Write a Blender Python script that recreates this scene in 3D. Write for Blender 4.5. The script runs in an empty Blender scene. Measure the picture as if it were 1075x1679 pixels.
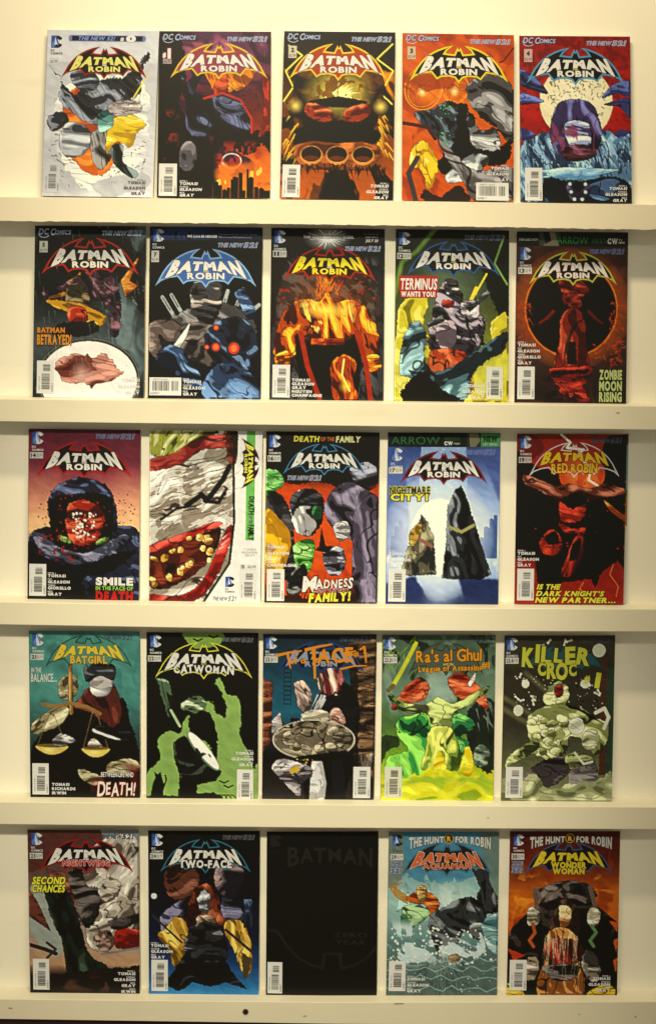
import bpy, math, random
import numpy as np
from mathutils.geometry import tessellate_polygon
from mathutils import Vector

# ------------------------------------------------------------------ camera, light, exposure
SC = bpy.context.scene
COL = SC.collection
S = 0.00093            # metres per photo pixel in the plane of the comics
D = 2.2                # camera distance from that plane
EYE = 260.0            # photo row at the height of the lens
ZC = 1.52              # height of the lens above the floor

def P(px, py, y=0.0):
    k = S * (D + y) / D
    return Vector(((px - 537.5) * k, y, ZC - (py - EYE) * k))

cam = bpy.data.cameras.new("camera")
cam_o = bpy.data.objects.new("camera", cam)
COL.objects.link(cam_o)
cam_o.location = (0, -D, ZC)
cam_o.rotation_euler = (math.radians(90), 0, 0)
cam.sensor_fit = 'VERTICAL'
cam.sensor_height = 36.0
cam.sensor_width = 36.0
cam.lens = 36.0 * D / (1679 * S)
cam.shift_y = -(839.5 - EYE) / 1679.0
cam.clip_start, cam.clip_end = 0.05, 50
SC.camera = cam_o

world = bpy.data.worlds.new("World")
SC.world = world
world.use_nodes = True
bg = world.node_tree.nodes["Background"]
bg.inputs[0].default_value = (1.0, 0.905, 0.655, 1)
bg.inputs[1].default_value = 0.34

def area_light(name, loc, aim, sx, sy, power, color):
    l = bpy.data.lights.new(name, 'AREA')
    l.shape = 'RECTANGLE'
    l.size, l.size_y, l.energy, l.color = sx, sy, power, color
    o = bpy.data.objects.new(name, l)
    COL.objects.link(o)
    o.location = loc
    o.rotation_euler = (Vector(aim) - Vector(loc)).to_track_quat('-Z', 'Y').to_euler()
    return o

def spot_light(name, loc, aim, power, color, angle, blend, radius):
    l = bpy.data.lights.new(name, 'SPOT')
    l.energy, l.color, l.spot_size, l.spot_blend, l.shadow_soft_size = power, color, math.radians(angle), blend, radius
    o = bpy.data.objects.new(name, l)
    COL.objects.link(o)
    o.location = loc
    o.rotation_euler = (Vector(aim) - Vector(loc)).to_track_quat('-Z', 'Y').to_euler()
    return o

# a three-headed shop spot on the ceiling in front of the rack, one fluorescent tube nearly above it
for aim_x, aim_z, power in ((-0.06, 1.44, 265), (-0.09, 0.95, 350), (-0.10, 0.42, 430)):
    spot_light("ceiling_spot", (-0.30, -3.6, 3.45), (aim_x, 0, aim_z), power, (1.0, 0.885, 0.60), 17, 0.85, 0.10)
area_light("ceiling_tube", (0.02, -0.75, 2.75), (0.02, 0.0, 1.2), 0.6, 0.12, 24, (1.0, 0.80, 0.47))
SC.view_settings.view_transform = 'Standard'
SC.view_settings.look = 'None'
SC.view_settings.exposure = 0.0
SC.view_settings.gamma = 1.0

# ------------------------------------------------------------------ materials
def lin(c):
    c = np.asarray(c, float) / 255.0
    return np.where(c <= 0.04045, c / 12.92, ((c + 0.055) / 1.055) ** 2.4)

WHITE = lin((240, 229, 196))         # what a white card looks like under this warm lamp
def base(c):
    return np.clip(lin(c) / WHITE * 0.75, 0.003, 0.90)

MATS = {}
def ink(c, rough=0.42):
    key = (tuple(int(x) for x in c), rough)
    if key not in MATS:
        m = bpy.data.materials.new("printed_ink")
        m.use_nodes = True
        nt = m.node_tree
        b = nt.nodes["Principled BSDF"]
        r, g, bl = base(c)
        n = nt.nodes.new("ShaderNodeTexNoise")
        n.inputs["Scale"].default_value = 900
        mx = nt.nodes.new("ShaderNodeMix")
        mx.data_type = 'RGBA'
        mx.inputs[6].default_value = (r, g, bl, 1)
        mx.inputs[7].default_value = (r * .84, g * .84, bl * .82, 1)
        nt.links.new(n.outputs["Fac"], mx.inputs[0])
        nt.links.new(mx.outputs[2], b.inputs["Base Color"])
        b.inputs["Roughness"].default_value = rough
        b.inputs["Specular IOR Level"].default_value = 0.25
        MATS[key] = m
    return MATS[key]

def art_material():
    m = bpy.data.materials.new("printed_cover")
    m.use_nodes = True
    nt = m.node_tree
    b = nt.nodes["Principled BSDF"]
    a = nt.nodes.new("ShaderNodeVertexColor")
    a.layer_name = "print"
    n = nt.nodes.new("ShaderNodeTexNoise")
    n.inputs["Scale"].default_value = 700
    n.inputs["Detail"].default_value = 3
    mp = nt.nodes.new("ShaderNodeMapRange")
    mp.inputs[3].default_value, mp.inputs[4].default_value = 0.72, 1.28
    nt.links.new(n.outputs["Fac"], mp.inputs[0])
    mul = nt.nodes.new("ShaderNodeMix")
    mul.data_type, mul.blend_type = 'RGBA', 'MULTIPLY'
    mul.inputs[0].default_value = 1.0
    nt.links.new(a.outputs["Color"], mul.inputs[6])
    nt.links.new(mp.outputs[0], mul.inputs[7])
    nt.links.new(mul.outputs[2], b.inputs["Base Color"])
    b.inputs["Roughness"].default_value = 0.38
    b.inputs["Specular IOR Level"].default_value = 0.28
    return m

def paint(name, c1, c2, scale, rough=0.5, stain=None, bump=0.02):
    m = bpy.data.materials.new(name)
    m.use_nodes = True
    nt = m.node_tree
    b = nt.nodes["Principled BSDF"]
    tc = nt.nodes.new("ShaderNodeTexCoord")
    n = nt.nodes.new("ShaderNodeTexNoise")
    n.inputs["Scale"].default_value = scale
    n.inputs["Detail"].default_value = 5
    nt.links.new(tc.outputs["Object"], n.inputs["Vector"])
    mx = nt.nodes.new("ShaderNodeMix")
    mx.data_type = 'RGBA'
    mx.inputs[6].default_value = (*c1, 1)
    mx.inputs[7].default_value = (*c2, 1)
    nt.links.new(n.outputs["Fac"], mx.inputs[0])
    out = mx.outputs[2]
    if stain:
        n2 = nt.nodes.new("ShaderNodeTexNoise")
        n2.inputs["Scale"].default_value = 7
        n2.inputs["Detail"].default_value = 6
        mp = nt.nodes.new("ShaderNodeMapping")
        mp.inputs["Scale"].default_value = (1, 1, 3)
        nt.links.new(tc.outputs["Object"], mp.inputs["Vector"])
        nt.links.new(mp.outputs[0], n2.inputs["Vector"])
        rp = nt.nodes.new("ShaderNodeMapRange")
        rp.inputs[1].default_value, rp.inputs[2].default_value = 0.60, 0.78
        rp.inputs[4].default_value = 0.35
        nt.links.new(n2.outputs["Fac"], rp.inputs[0])
        m2 = nt.nodes.new("ShaderNodeMix")
        m2.data_type = 'RGBA'
        nt.links.new(rp.outputs[0], m2.inputs[0])
        nt.links.new(out, m2.inputs[6])
        m2.inputs[7].default_value = (*stain, 1)
        out = m2.outputs[2]
    nt.links.new(out, b.inputs["Base Color"])
    b.inputs["Roughness"].default_value = rough
    b.inputs["Specular IOR Level"].default_value = 0.3
    n3 = nt.nodes.new("ShaderNodeTexNoise")
    n3.inputs["Scale"].default_value = 260
    n3.inputs["Detail"].default_value = 3
    bp = nt.nodes.new("ShaderNodeBump")
    bp.inputs["Strength"].default_value = 0.25
    bp.inputs["Distance"].default_value = bump * 0.02
    nt.links.new(n3.outputs["Fac"], bp.inputs["Height"])
    nt.links.new(bp.outputs[0], b.inputs["Normal"])
    return m

M_PANEL = paint("cream_panel_paint", (.88, .86, .78), (.84, .815, .725), 3.0, .5, (.66, .60, .46))
M_SHELF = paint("cream_shelf_paint", (.77, .74, .62), (.72, .685, .56), 9.0, .45, (.58, .52, .38))
M_PAPER = paint("paper_strip", (.82, .77, .64), (.77, .72, .59), 14.0, .7)
M_PAGES = paint("page_paper", (.80, .78, .70), (.72, .70, .60), 60.0, .8)
M_DARK = paint("dark_plinth_paint", (.035, .012, .012), (.02, .008, .008), 12.0, .6)
M_HOLE = paint("hole_dark", (.02, .018, .015), (.012, .01, .01), 12.0, .9)
M_MARK = paint("scuff_mark", (.30, .22, .12), (.42, .33, .2), 90.0, .9)
M_ART = art_material()

# ------------------------------------------------------------------ mesh helpers
def mesh_obj(name, verts, faces, mat, parent=None, loc=None):
    me = bpy.data.meshes.new(name)
    off = parent.location if parent is not None else Vector((0, 0, 0))
    # children of parts: offsets come from the root thing
    root = parent
    while root is not None and root.parent is not None:
        root = root.parent
    off = root.location if root is not None else Vector((0, 0, 0))
    me.from_pydata([tuple(Vector(v) - off) for v in verts], [], faces)
    me.materials.append(mat)
    me.update()
    o = bpy.data.objects.new(name, me)
    COL.objects.link(o)
    if parent is not None:
        o.parent = parent
    return o

def empty(name, loc, label, cat, group=None):
    o = bpy.data.objects.new(name, None)
    o.empty_display_size = 0.05
    o.location = loc
    o['label'] = label
    o['category'] = cat
    if group:
        o['group'] = group
    COL.objects.link(o)
    return o

def prism(front, back):
    """verts, faces of a closed prism between two equally long outlines."""
    n = len(front)
    v = list(front) + list(back)
    f = [tuple(range(n)), tuple(range(2 * n - 1, n - 1, -1))]
    for i in range(n):
        j = (i + 1) % n
        f.append((i, i + n, j + n, j))
    return v, f

# ------------------------------------------------------------------ the rack
rack = empty("display_rack", (0, 0.02, 0.0), "cream painted wall rack with five narrow ledges full of comics", "display rack")
YB = 0.030           # face of the back panel at the top of a bay
YF = -0.018          # front face of the ledges
x0, x1 = -190, 1265  # ends of the rack, photo pixels
def strip_line(pts, px):
    return float(np.interp(px, [p[0] for p in pts], [p[1] for p in pts])) if pts[0][0] <= px <= pts[-1][0] else \
        (pts[0][1] + (px - pts[0][0]) * (pts[1][1] - pts[0][1]) / (pts[1][0] - pts[0][0]) if px < pts[0][0]
         else pts[-1][1] + (px - pts[-1][0]) * (pts[-1][1] - pts[-2][1]) / (pts[-1][0] - pts[-2][0]))

# face top edge and face bottom edge of each ledge (photo px at x = 0, 540, 1075)
LEDGES = [
    (((0, 323.2), (540, 328.5), (1075, 336.0)), ((0, 359.5), (540, 365.5), (1075, 374.0))),
    (((0, 654.0), (540, 659.5), (1075, 666.0)), ((0, 691.0), (540, 698.0), (1075, 705.0))),
    (((0, 987.0), (540, 995.5), (1075, 999.0)), ((0, 1024.0), (540, 1033.5), (1075, 1036.0))),
    (((0, 1315.0), (540, 1319.5), (1075, 1323.5)), ((0, 1351.5), (540, 1357.5), (1075, 1360.0))),
    (((0, 1638.0), (540, 1643.5), (1075, 1642.5)), ((0, 1671.0), (540, 1679.0), (1075, 1684.0))),
]
# back panel boards: one per bay, with a hairline joint behind every ledge
def board(name, pa, pb, ya, yb, mat, parent, tilt=0):
    xs = np.linspace(x0, x1, 13)
    fr = [P(x, strip_line(pa, x), ya) for x in xs] + [P(x, strip_line(pb, x), ya) for x in xs[::-1]]
    bk = [Vector((v.x, yb, v.z)) for v in fr]
    v, f = prism(fr, bk)
    # split the big n-gons into quads
    n = len(xs)
    f = f[2:]
    for i in range(n - 1):
        a, b, c, d = i, i + 1, 2 * n - 2 - i, 2 * n - 1 - i
        f.append((a, b, c, d))
        o = 2 * n
        f.append((d + o, c + o, b + o, a + o))
    if tilt:
        for k in range(n, 2 * n):          # the panel of a bay leans back towards its top
            v[k] = v[k] - Vector((0, tilt, 0))
    ob = mesh_obj(name, v, f, mat, parent)
    bev = ob.modifiers.new("bevel", 'BEVEL')
    bev.width, bev.segments, bev.limit_method = 0.0008, 2, 'ANGLE'
    return ob

flat = lambda y: ((0, y), (540, y), (1075, y))
bays = [flat(10)] + [tuple((p[0], p[1] + 14) for p in l[0]) for l in LEDGES]
shift = lambda pts, d: tuple((p[0], p[1] + d) for p in pts)
tops = [flat(-240)] + [shift(l[0], 16) for l in LEDGES]
for i in range(5):
    board("back_panel", shift(tops[i], 0.4), shift(tops[i + 1], -0.4), YB if i else YB + 0.0135, YB + 0.0295 - (0.0135 if i else 0), M_PANEL, rack, 0.017 if i else 0.0305)
board("plinth", shift(LEDGES[4][1], 0.6), flat(1890), -0.006, YB + 0.016, M_DARK, rack)
rng = random.Random(4)
for i, (top, bot) in enumerate(LEDGES):
    # perspective: the board's top is level, front to back
    shelf = board("shelf", top, bot, YF, YB, M_SHELF, rack)
    if i == 0:
        # paper strip taped along the first ledge's face, its lower edge torn
        n = 420
        xs = np.linspace(x0, x1, n)
        jit = np.array([rng.gauss(0, 1) for _ in range(n)])
        jit = np.convolve(jit, [.25, .5, .25], 'same') * 0.55
        jt = np.convolve(np.array([rng.gauss(0, 1) for _ in range(n)]), np.ones(9) / 9, 'same') * 0.35
        up = [P(x, strip_line(top, x) + 0.2 + jt[k], YF - 0.0012) for k, x in enumerate(xs)]
        dn = [P(x, strip_line(bot, x) + 2.6 + jit[k], YF - 0.0016) for k, x in enumerate(xs)]
        v = up + dn + [Vector((a.x, YF - 0.0003, a.z)) for a in up] + [Vector((a.x, YF - 0.0003, a.z)) for a in dn]
        f = []
        for k in range(n - 1):
            f += [(k, k + n, k + n + 1, k + 1), (k + 2 * n, k + 2 * n + 1, k + 3 * n + 1, k + 3 * n),
                  (k + n, k + 3 * n, k + 3 * n + 1, k + n + 1), (k, k + 1, k + 2 * n + 1, k + 2 * n)]
        mesh_obj("paper_strip", v, f, M_PAPER, shelf)

def disc(name, px, py, r, y, mat, parent, seg=20, depth=0.004, squash=1.0, rough=0.0):
    pts = []
    for k in range(seg):
        a = 2 * math.pi * k / seg
        rr = r * (1 + rough * rng.uniform(-1, 1))
        pts.append(P(px + rr * math.cos(a), py - rr * squash * math.sin(a), y))
    v, f = prism(pts[::-1], [Vector((p.x, y + depth, p.z)) for p in pts[::-1]])
    return mesh_obj(name, v, f, mat, parent)
low = [o for o in rack.children if o.name.startswith("shelf")][-1]
mid = [o for o in rack.children if o.name.startswith("shelf")][1]
third = [o for o in rack.children if o.name.startswith("shelf")][3]
disc("screw_hole_rim", 402.5, 1659.3, 5.2, YF - 0.0006, M_MARK, low, depth=0.0004)
disc("screw_hole", 402.5, 1659.3, 4.2, YF - 0.0012, M_HOLE, low, depth=0.001)
for (px, py, r, sq, sh) in ((948.5, 1663.3, 1.3, .8, low), (1041, 1667, 1.4, .8, low), (652, 1645.5, 8, .16, low), (17, 1653, 4, .3, low), (500, 1666, 3, .3, low),
                            (1012, 677, 3.2, .35, mid), (800, 1341, 2, .4, third)):
    disc("scuff", px, py, r, YF - 0.0004, M_MARK, sh, seg=9, depth=0.0003, squash=sq, rough=.35)

# ------------------------------------------------------------------ lettering
GLYPH = {}
_fc = bpy.data.curves.new("lettering_source", 'FONT')
_fc.resolution_u = 3
_fo = bpy.data.objects.new("lettering_source", _fc)
COL.objects.link(_fo)
def glyph(ch, bold):
    k = (ch, round(bold, 3))
    if k not in GLYPH:
        _fc.body = ch
        _fc.offset = bold
        bpy.context.view_layer.update()
        dg = bpy.context.evaluated_depsgraph_get()
        me = _fo.evaluated_get(dg).to_mesh()
        v = [(q.co.x / 0.72, q.co.y / 0.72) for q in me.vertices]
        f = []
        for p in me.polygons:
            idx = list(p.vertices)
            f.append(tuple(idx if p.normal.z > 0 else idx[::-1]))
        _fo.evaluated_get(dg).to_mesh_clear()
        GLYPH[k] = (v, f)
    return GLYPH[k]

KERN = {('A', 'T'): .17, ('T', 'A'): .17, ('B', 'A'): .07, ('M', 'A'): .05, ('A', 'N'): .03, ('A', 'M'): .05, ('R', 'O'): .04, ('T', 'W'): .04, ('A', 'U'): .05}
def layout(txt, bold, gap=0.1, jit=0, seed=0, extra=0.0):
    """2-D lettering, cap height 1, y up from the baseline; glyph positions come from the un-dilated letter."""
    V, F = [], []
    x, prev = 0.0, ''
    r = random.Random(seed)
    for ch in txt:
        if ch == ' ':
            x += 0.42
            continue
        v0, _ = glyph(ch, bold)
        a, b = min(p[0] for p in v0), max(p[0] for p in v0)
        v, f = glyph(ch, bold + extra)
        n = len(V)
        x -= KERN.get((prev, ch), 0)
        prev = ch
        dy, sc, ro = (r.uniform(-1, 1) * .10 * jit, 1 + r.uniform(-1, 1) * .2 * jit, r.uniform(-1, 1) * .18 * jit) if jit else (0, 1, 0)
        cx = (a + b) / 2
        for (px, py) in v:
            qx, qy = (px - cx) * sc, (py - .5) * sc
            qx, qy = qx * math.cos(ro) - qy * math.sin(ro), qx * math.sin(ro) + qy * math.cos(ro)
            V.append((qx + cx - a + x, qy + .5 + dy))
        F += [tuple(i + n for i in t) for t in f]
        x += (b - a) + gap
    return V, F, max(x - gap, 0.01)
# ------------------------------------------------------------------ printed cover pictures (generic painted compositions)
GW, GH = 150, 226      # grid quads on a cover
SSX, SSY = 2, 2
W_, H_ = GW * SSX, GH * SSY
UU, VV = np.meshgrid((np.arange(W_) + .5) / W_ * 100, (np.arange(H_) + .5) / H_ * 150)
UU = UU.astype(np.float32); VV = VV.astype(np.float32)

def vnoise(x, y, seed):
    rs = np.random.RandomState(seed)
    tab = rs.rand(64, 64).astype(np.float32)
    xi = np.floor(x).astype(np.int32); yi = np.floor(y).astype(np.int32)
    fx = x - xi; fy = y - yi
    fx = fx * fx * (3 - 2 * fx); fy = fy * fy * (3 - 2 * fy)
    a = tab[yi & 63, xi & 63]; b = tab[yi & 63, (xi + 1) & 63]
    c = tab[(yi + 1) & 63, xi & 63]; d = tab[(yi + 1) & 63, (xi + 1) & 63]
    return (a + (b - a) * fx) + ((c + (d - c) * fx) - (a + (b - a) * fx)) * fy

def fbm(x, y, seed, octv=3):
    t, amp, tot = 0, 1.0, 0
    for o in range(octv):
        t = t + amp * vnoise(x * 2 ** o + 17.3 * o, y * 2 ** o + 9.1 * o, seed + o)
        tot += amp
        amp *= .5
    return t / tot

def blur(m, r):
    if r < 1:
        return m
    for ax in (0, 1):
        p = np.pad(m, [(r + 1, r) if a == ax else (0, 0) for a in (0, 1)], mode='edge')
        c = np.cumsum(p, axis=ax)
        n = 2 * r + 1
        m = (np.take(c, range(n, c.shape[ax]), axis=ax) - np.take(c, range(0, c.shape[ax] - n), axis=ax)) / n
    return m

def ss(a, b, t):
    t = np.clip((t - a) / (b - a), 0, 1)
    return t * t * (3 - 2 * t)

def smooth_pts(pts, k=6):
    n = len(pts); out = []
    p = np.array(pts, float)
    for i in range(n):
        a, b, c, d = p[i - 1], p[i], p[(i + 1) % n], p[(i + 2) % n]
        for j in range(k):
            t = j / k
            out.append(.5 * (2 * b + (c - a) * t + (2 * a - 5 * b + 4 * c - d) * t * t + (3 * b - a - 3 * c + d) * t ** 3))
    return out

class Art:
    def __init__(s, seed):
        s.seed = seed * 101
        s.k = 0
        s.bias = 0.0
        s.im = np.zeros((H_, W_, 3), np.float32)
    def nx(s):
        s.k += 7
        return s.seed + s.k
    def C(s, c):
        return np.array(c, np.float32)
    def noise(s, f=.1, ang=0, st=1, octv=3, warp=0, sl=None):
        a = math.radians(ang); sd = s.nx()
        U, V = (UU, VV) if sl is None else (UU[sl], VV[sl])
        x = (U * math.cos(a) + V * math.sin(a)) * f / st
        y = (-U * math.sin(a) + V * math.cos(a)) * f
        if warp:
            x = x + warp * (vnoise(U * .05, V * .05, sd + 31) - .5)
            y = y + warp * (vnoise(U * .05 + 9, V * .05, sd + 37) - .5)
        return fbm(x + 5.5, y + 3.3, sd, octv)
    def lay(s, m, c):
        s.im += (np.asarray(c, np.float32) - s.im) * m[..., None]
    # background: vertical gradient through stops [(v, colour), ...]
    def bg(s, *stops, n=.0, f=.06):
        v = VV + (s.noise(f) - .5) * n if n else VV
        vs = [q[0] for q in stops]
        for k in range(3):
            s.im[..., k] = np.interp(v, vs, [q[1][k] for q in stops])
        return s
    # soft glow
    def glow(s, cx, cy, rx, ry, c, k=1.0, pw=1.0):
        d = np.sqrt(((UU - cx) / rx) ** 2 + ((VV - cy) / ry) ** 2)
        s.lay(k * np.clip(1 - d, 0, 1) ** pw, c)
        return s
    # cloudy patches of a colour
    def cloud(s, c, f=.08, lo=.5, hi=.7, ang=0, st=1, k=1.0, box=None, warp=2.0):
        m = ss(lo, hi, s.noise(f, ang, st, 4, warp)) * k
        if box:
            u0, v0, u1, v1, soft = box
            m = m * ss(u0 - soft, u0 + soft, UU) * ss(-u1 - soft, -u1 + soft, -UU) * ss(v0 - soft, v0 + soft, VV) * ss(-v1 - soft, -v1 + soft, -VV)
        s.lay(m, c)
        return s
    def mask(s, pts, rough=0, rf=.25):
        p = np.array(pts, np.float32)
        out = np.zeros((H_, W_), np.float32)
        q = np.roll(p, -1, 0)
        u0 = max(0, int((p[:, 0].min() - rough - 1) * W_ / 100)); u1 = min(W_, int((p[:, 0].max() + rough + 1) * W_ / 100) + 1)
        v0 = max(0, int((p[:, 1].min() - rough - 1) * H_ / 150)); v1 = min(H_, int((p[:, 1].max() + rough + 1) * H_ / 150) + 1)
        if u1 <= u0 or v1 <= v0:
            return out
        sl = (slice(v0, v1), slice(u0, u1))
        rough *= .55
        xs, ys = UU[sl], VV[sl]
        if rough:
            # broad wobble plus short spiky strokes along the edge
            xs = xs + rough * (1.5 * (s.noise(rf, sl=sl) - .5) + 1.1 * (abs(2 * s.noise(rf * 2.2, 35, 3, 2, sl=sl) - 1) - .35))
            ys = ys + rough * (1.5 * (s.noise(rf, sl=sl) - .5) + 1.1 * (abs(2 * s.noise(rf * 2.2, -50, 3, 2, sl=sl) - 1) - .35))
        sub = np.zeros(xs.shape, bool)
        for (ax, ay), (bx, by) in zip(p, q):
            if ay == by:
                continue
            c = (ay > ys) != (by > ys)
            sub ^= c & (xs < (bx - ax) * (ys - ay) / (by - ay) + ax)
        out[sl] = sub
        return out
    def fill(s, m, pal, f=.12, ang=0, st=2.5, inkc=None, edge=.8, bias=0.0, line=.5, hard=.03):
        """comic-style painted mass: dark / mid / light areas that follow one direction, ink lines and an ink edge"""
        ry, rx = np.nonzero(m.any(1))[0], np.nonzero(m.any(0))[0]
        if not len(ry):
            return s
        sl = (slice(max(0, ry[0] - 4), ry[-1] + 5), slice(max(0, rx[0] - 4), rx[-1] + 5))
        mm = m[sl]
        d, c, l = pal
        n = s.noise(max(.10, f * 1.25), ang, max(4.0, st * 2.0), 2, 2.6, sl)
        r = 1 - abs(2 * s.noise(f * 1.3, ang + 8, st * 2.2, 2, 1.8, sl) - 1)
        n2 = s.noise(f * 2.4, ang - 12, st * 1.6, 2, 1.8, sl)
        # airbrushed volume: each form is rounded towards its edges and lit from the upper left, as drawn by the artist
        bm = blur(mm, 6)
        g = np.roll(bm, (-4, -4), (0, 1)) - np.roll(bm, (4, 4), (0, 1))
        t = .5 + (n - .5) * 1.0 + (n2 - .5) * (.16 if line else .05) + .17 * g + bias + s.bias + .08 * (r - .6) * (1 if line else .2)
        if line:
            # brush strokes: shadows end in long tapered points that follow the form
            t = t + .16 * (abs(2 * s.noise(max(.28, f * 2.4), ang + 6, 9, 1, 1.6, sl) - 1) - .45) * min(1, line * 1.6)
        col = s.C(d) + (s.C(c) - s.C(d)) * ss(.355, .405, t)[..., None]
        col = col + (s.C(l) - col) * ss(.57, .62, t)[..., None]
        l2 = np.minimum(s.C(l) * 1.2 + 10, 242)
        col = col + (l2 - col) * (ss(.71, .75, t) * .9)[..., None]
        k = inkc if inkc is not None else tuple(x * .14 for x in d)
        if line:
            col = col + (s.C(k) - col) * (ss(.95, .98, r) * min(1, line * 1.3))[..., None]
        if edge:
            col = col + (s.C(k) - col) * (min(1, edge * 1.2) * (1 - ss(.56, .74, blur(mm, 2))))[..., None]
        s.im[sl] += (col - s.im[sl]) * mm[..., None]
        return s
    def blob(s, pts, pal, rough=1.2, rf=.25, smooth=True, **kw):
        return s.fill(s.mask(smooth_pts(pts) if smooth else pts, rough, rf), pal, **kw)
    def poly(s, pts, pal, rough=.4, rf=.3, **kw):
        return s.fill(s.mask(pts, rough, rf), pal, **kw)
    def flat(s, pts, c, rough=0, rf=.25, smooth=False, k=1.0, soft=0):
        m = s.mask(smooth_pts(pts) if smooth else pts, rough, rf)
        s.lay((blur(m, soft) if soft else m) * k, c)
        return s
    def ell(s, cx, cy, rx, ry, c, rot=0, rough=0, rf=.3, k=1.0, soft=0, pal=None, ring=0, **kw):
        a = math.radians(rot)
        x, y = UU - cx, VV - cy
        if rough:
            x = x + rough * 2 * (s.noise(rf) - .5); y = y + rough * 2 * (s.noise(rf) - .5)
        xr, yr = (x * math.cos(a) + y * math.sin(a)) / rx, (-x * math.sin(a) + y * math.cos(a)) / ry
        d = np.sqrt(xr * xr + yr * yr)
        m = (d < 1).astype(np.float32)
        if ring:
            m *= (d > 1 - ring)
        if soft:
            m = blur(m, soft)
        if pal:
            return s.fill(m, pal, **kw)
        s.lay(m * k, c)
        return s
    def spikes(s, cx, cy, r0, r1, n, c, a0=0, a1=360, w=.5, pal=None, rnd=.4, asp=1.0):
        """star burst"""
        rr = random.Random(s.nx()); pts = []
        for i in range(n):
            a = math.radians(a0 + (a1 - a0) * i / n); b = math.radians(a0 + (a1 - a0) * (i + .5) / n)
            q = r1 * (1 - rnd * rr.random())
            pts += [(cx + r0 * math.cos(a), cy + r0 * asp * math.sin(a)), (cx + q * math.cos(b), cy + q * asp * math.sin(b))]
        if pal:
            return s.poly(pts, pal)
        return s.flat(pts, c)
    def strokes(s, n, box, c, ln=8, w=.5, ang=0, spread=20, k=.9, taper=True):
        rr = random.Random(s.nx())
        m = np.zeros((H_, W_), np.float32)
        for i in range(n):
            u, v = rr.uniform(box[0], box[2]), rr.uniform(box[1], box[3])
            a = math.radians(ang + rr.uniform(-spread, spread)); L = ln * rr.uniform(.4, 1.2)
            dx, dy = math.cos(a), math.sin(a)
            x0, x1 = int((min(u, u + dx * L) - w - 1) * W_ / 100), int((max(u, u + dx * L) + w + 1) * W_ / 100) + 1
            y0, y1 = int((min(v, v + dy * L) - w - 1) * H_ / 150), int((max(v, v + dy * L) + w + 1) * H_ / 150) + 1
            x0, y0 = max(0, x0), max(0, y0)
            if x1 <= x0 or y1 <= y0:
                continue
            X, Y = UU[y0:y1, x0:x1] - u, VV[y0:y1, x0:x1] - v
            t = (X * dx + Y * dy) / L
            dd = abs(-X * dy + Y * dx)
            m[y0:y1, x0:x1] = np.maximum(m[y0:y1, x0:x1], (t > 0) * (t < 1) * (dd < w * (1 - t if taper else 1)))
        s.lay(m * k, c)
        return s
    def path(s, pts, c, w=.6, taper=False, jag=0, k=1.0, soft=0):
        rr = random.Random(s.nx()); m = np.zeros((H_, W_), np.float32)
        q = [(u + jag * rr.uniform(-1, 1), v + jag * rr.uniform(-1, 1)) for u, v in pts]
        for i in range(len(q) - 1):
            (ax, ay), (bx, by) = q[i], q[i + 1]
            L = math.hypot(bx - ax, by - ay) + 1e-6
            dx, dy = (bx - ax) / L, (by - ay) / L
            ww = w * (1 - i / len(q)) if taper else w
            X, Y = UU - ax, VV - ay
            t = np.clip(X * dx + Y * dy, 0, L)
            m = np.maximum(m, (np.hypot(X - t * dx, Y - t * dy) < ww).astype(np.float32))
        s.lay((blur(m, soft) if soft else m) * k, c)
        return s
    def dots(s, n, box, c, r=(.4, 1.0), asp=1.0, k=1.0):
        rr = random.Random(s.nx())
        for i in range(n):
            u, v, q = rr.uniform(box[0], box[2]), rr.uniform(box[1], box[3]), rr.uniform(*r)
            x0, x1 = max(0, int((u - q - 1) * W_ / 100)), int((u + q + 1) * W_ / 100) + 1
            y0, y1 = max(0, int((v - q - 1) * H_ / 150)), int((v + q + 1) * H_ / 150) + 1
            m = (np.hypot(UU[y0:y1, x0:x1] - u, (VV[y0:y1, x0:x1] - v) / asp) < q).astype(np.float32) * k
            s.im[y0:y1, x0:x1] += (s.C(c) - s.im[y0:y1, x0:x1]) * m[..., None]
        return s
    def city(s, v0, h, c, u0=0, u1=100, w=(2, 6), base_v=152):
        rr = random.Random(s.nx()); u = u0
        while u < u1:
            b = rr.uniform(*w); q = v0 - h * rr.random() ** 1.5
            s.flat([(u, base_v), (u, q), (u + b * .4, q - h * .1 * rr.random()), (u + b, q), (u + b, base_v)], c)
            u += b * rr.uniform(.8, 1.2)
        return s
    def bones(s, n, box, c=(214, 212, 170), sz=(2.5, 5)):
        rr = random.Random(s.nx())
        for i in range(n):
            u, v, L, a = rr.uniform(box[0], box[2]), rr.uniform(box[1], box[3]), rr.uniform(*sz), rr.uniform(0, 3.14)
            dx, dy = math.cos(a) * L / 2, math.sin(a) * L / 2
            s.path([(u - dx, v - dy), (u + dx, v + dy)], c, w=.55)
            for q in (-1, 1):
                s.dots(1, (u + q * dx, v + q * dy, u + q * dx, v + q * dy), c, r=(1.0, 1.1))
        return s
    def grid(s):
        im = s.im.reshape(GH, SSY, GW, SSX, 3).mean(axis=(1, 3))
        # a light unsharp mask and a steeper tone curve, as printed ink has
        bl = np.stack([blur(im[..., k], 2) for k in range(3)], -1)
        im = np.clip(im + .45 * (im - bl), 0, 250)
        x = np.clip(im @ np.array([.3, .59, .11], np.float32), 4, 250)[..., None] / 255.0
        im = im * (1 + .55 * (x - .5) * (1 - x))
        # ink density is never quite even
        U, V = np.meshgrid(np.arange(GW) / GW * 100, np.arange(GH) / GH * 150)
        d = fbm((U * .9 + V * .5) * .14, (V * .9 - U * .5) * .32, s.nx(), 3) - .5
        im = im * (1 + .42 * d[..., None] * (1 - .85 * x))
        return np.pad(np.clip(im, 0, 250), ((0, 1), (0, 1), (0, 0)), mode='edge')

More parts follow.
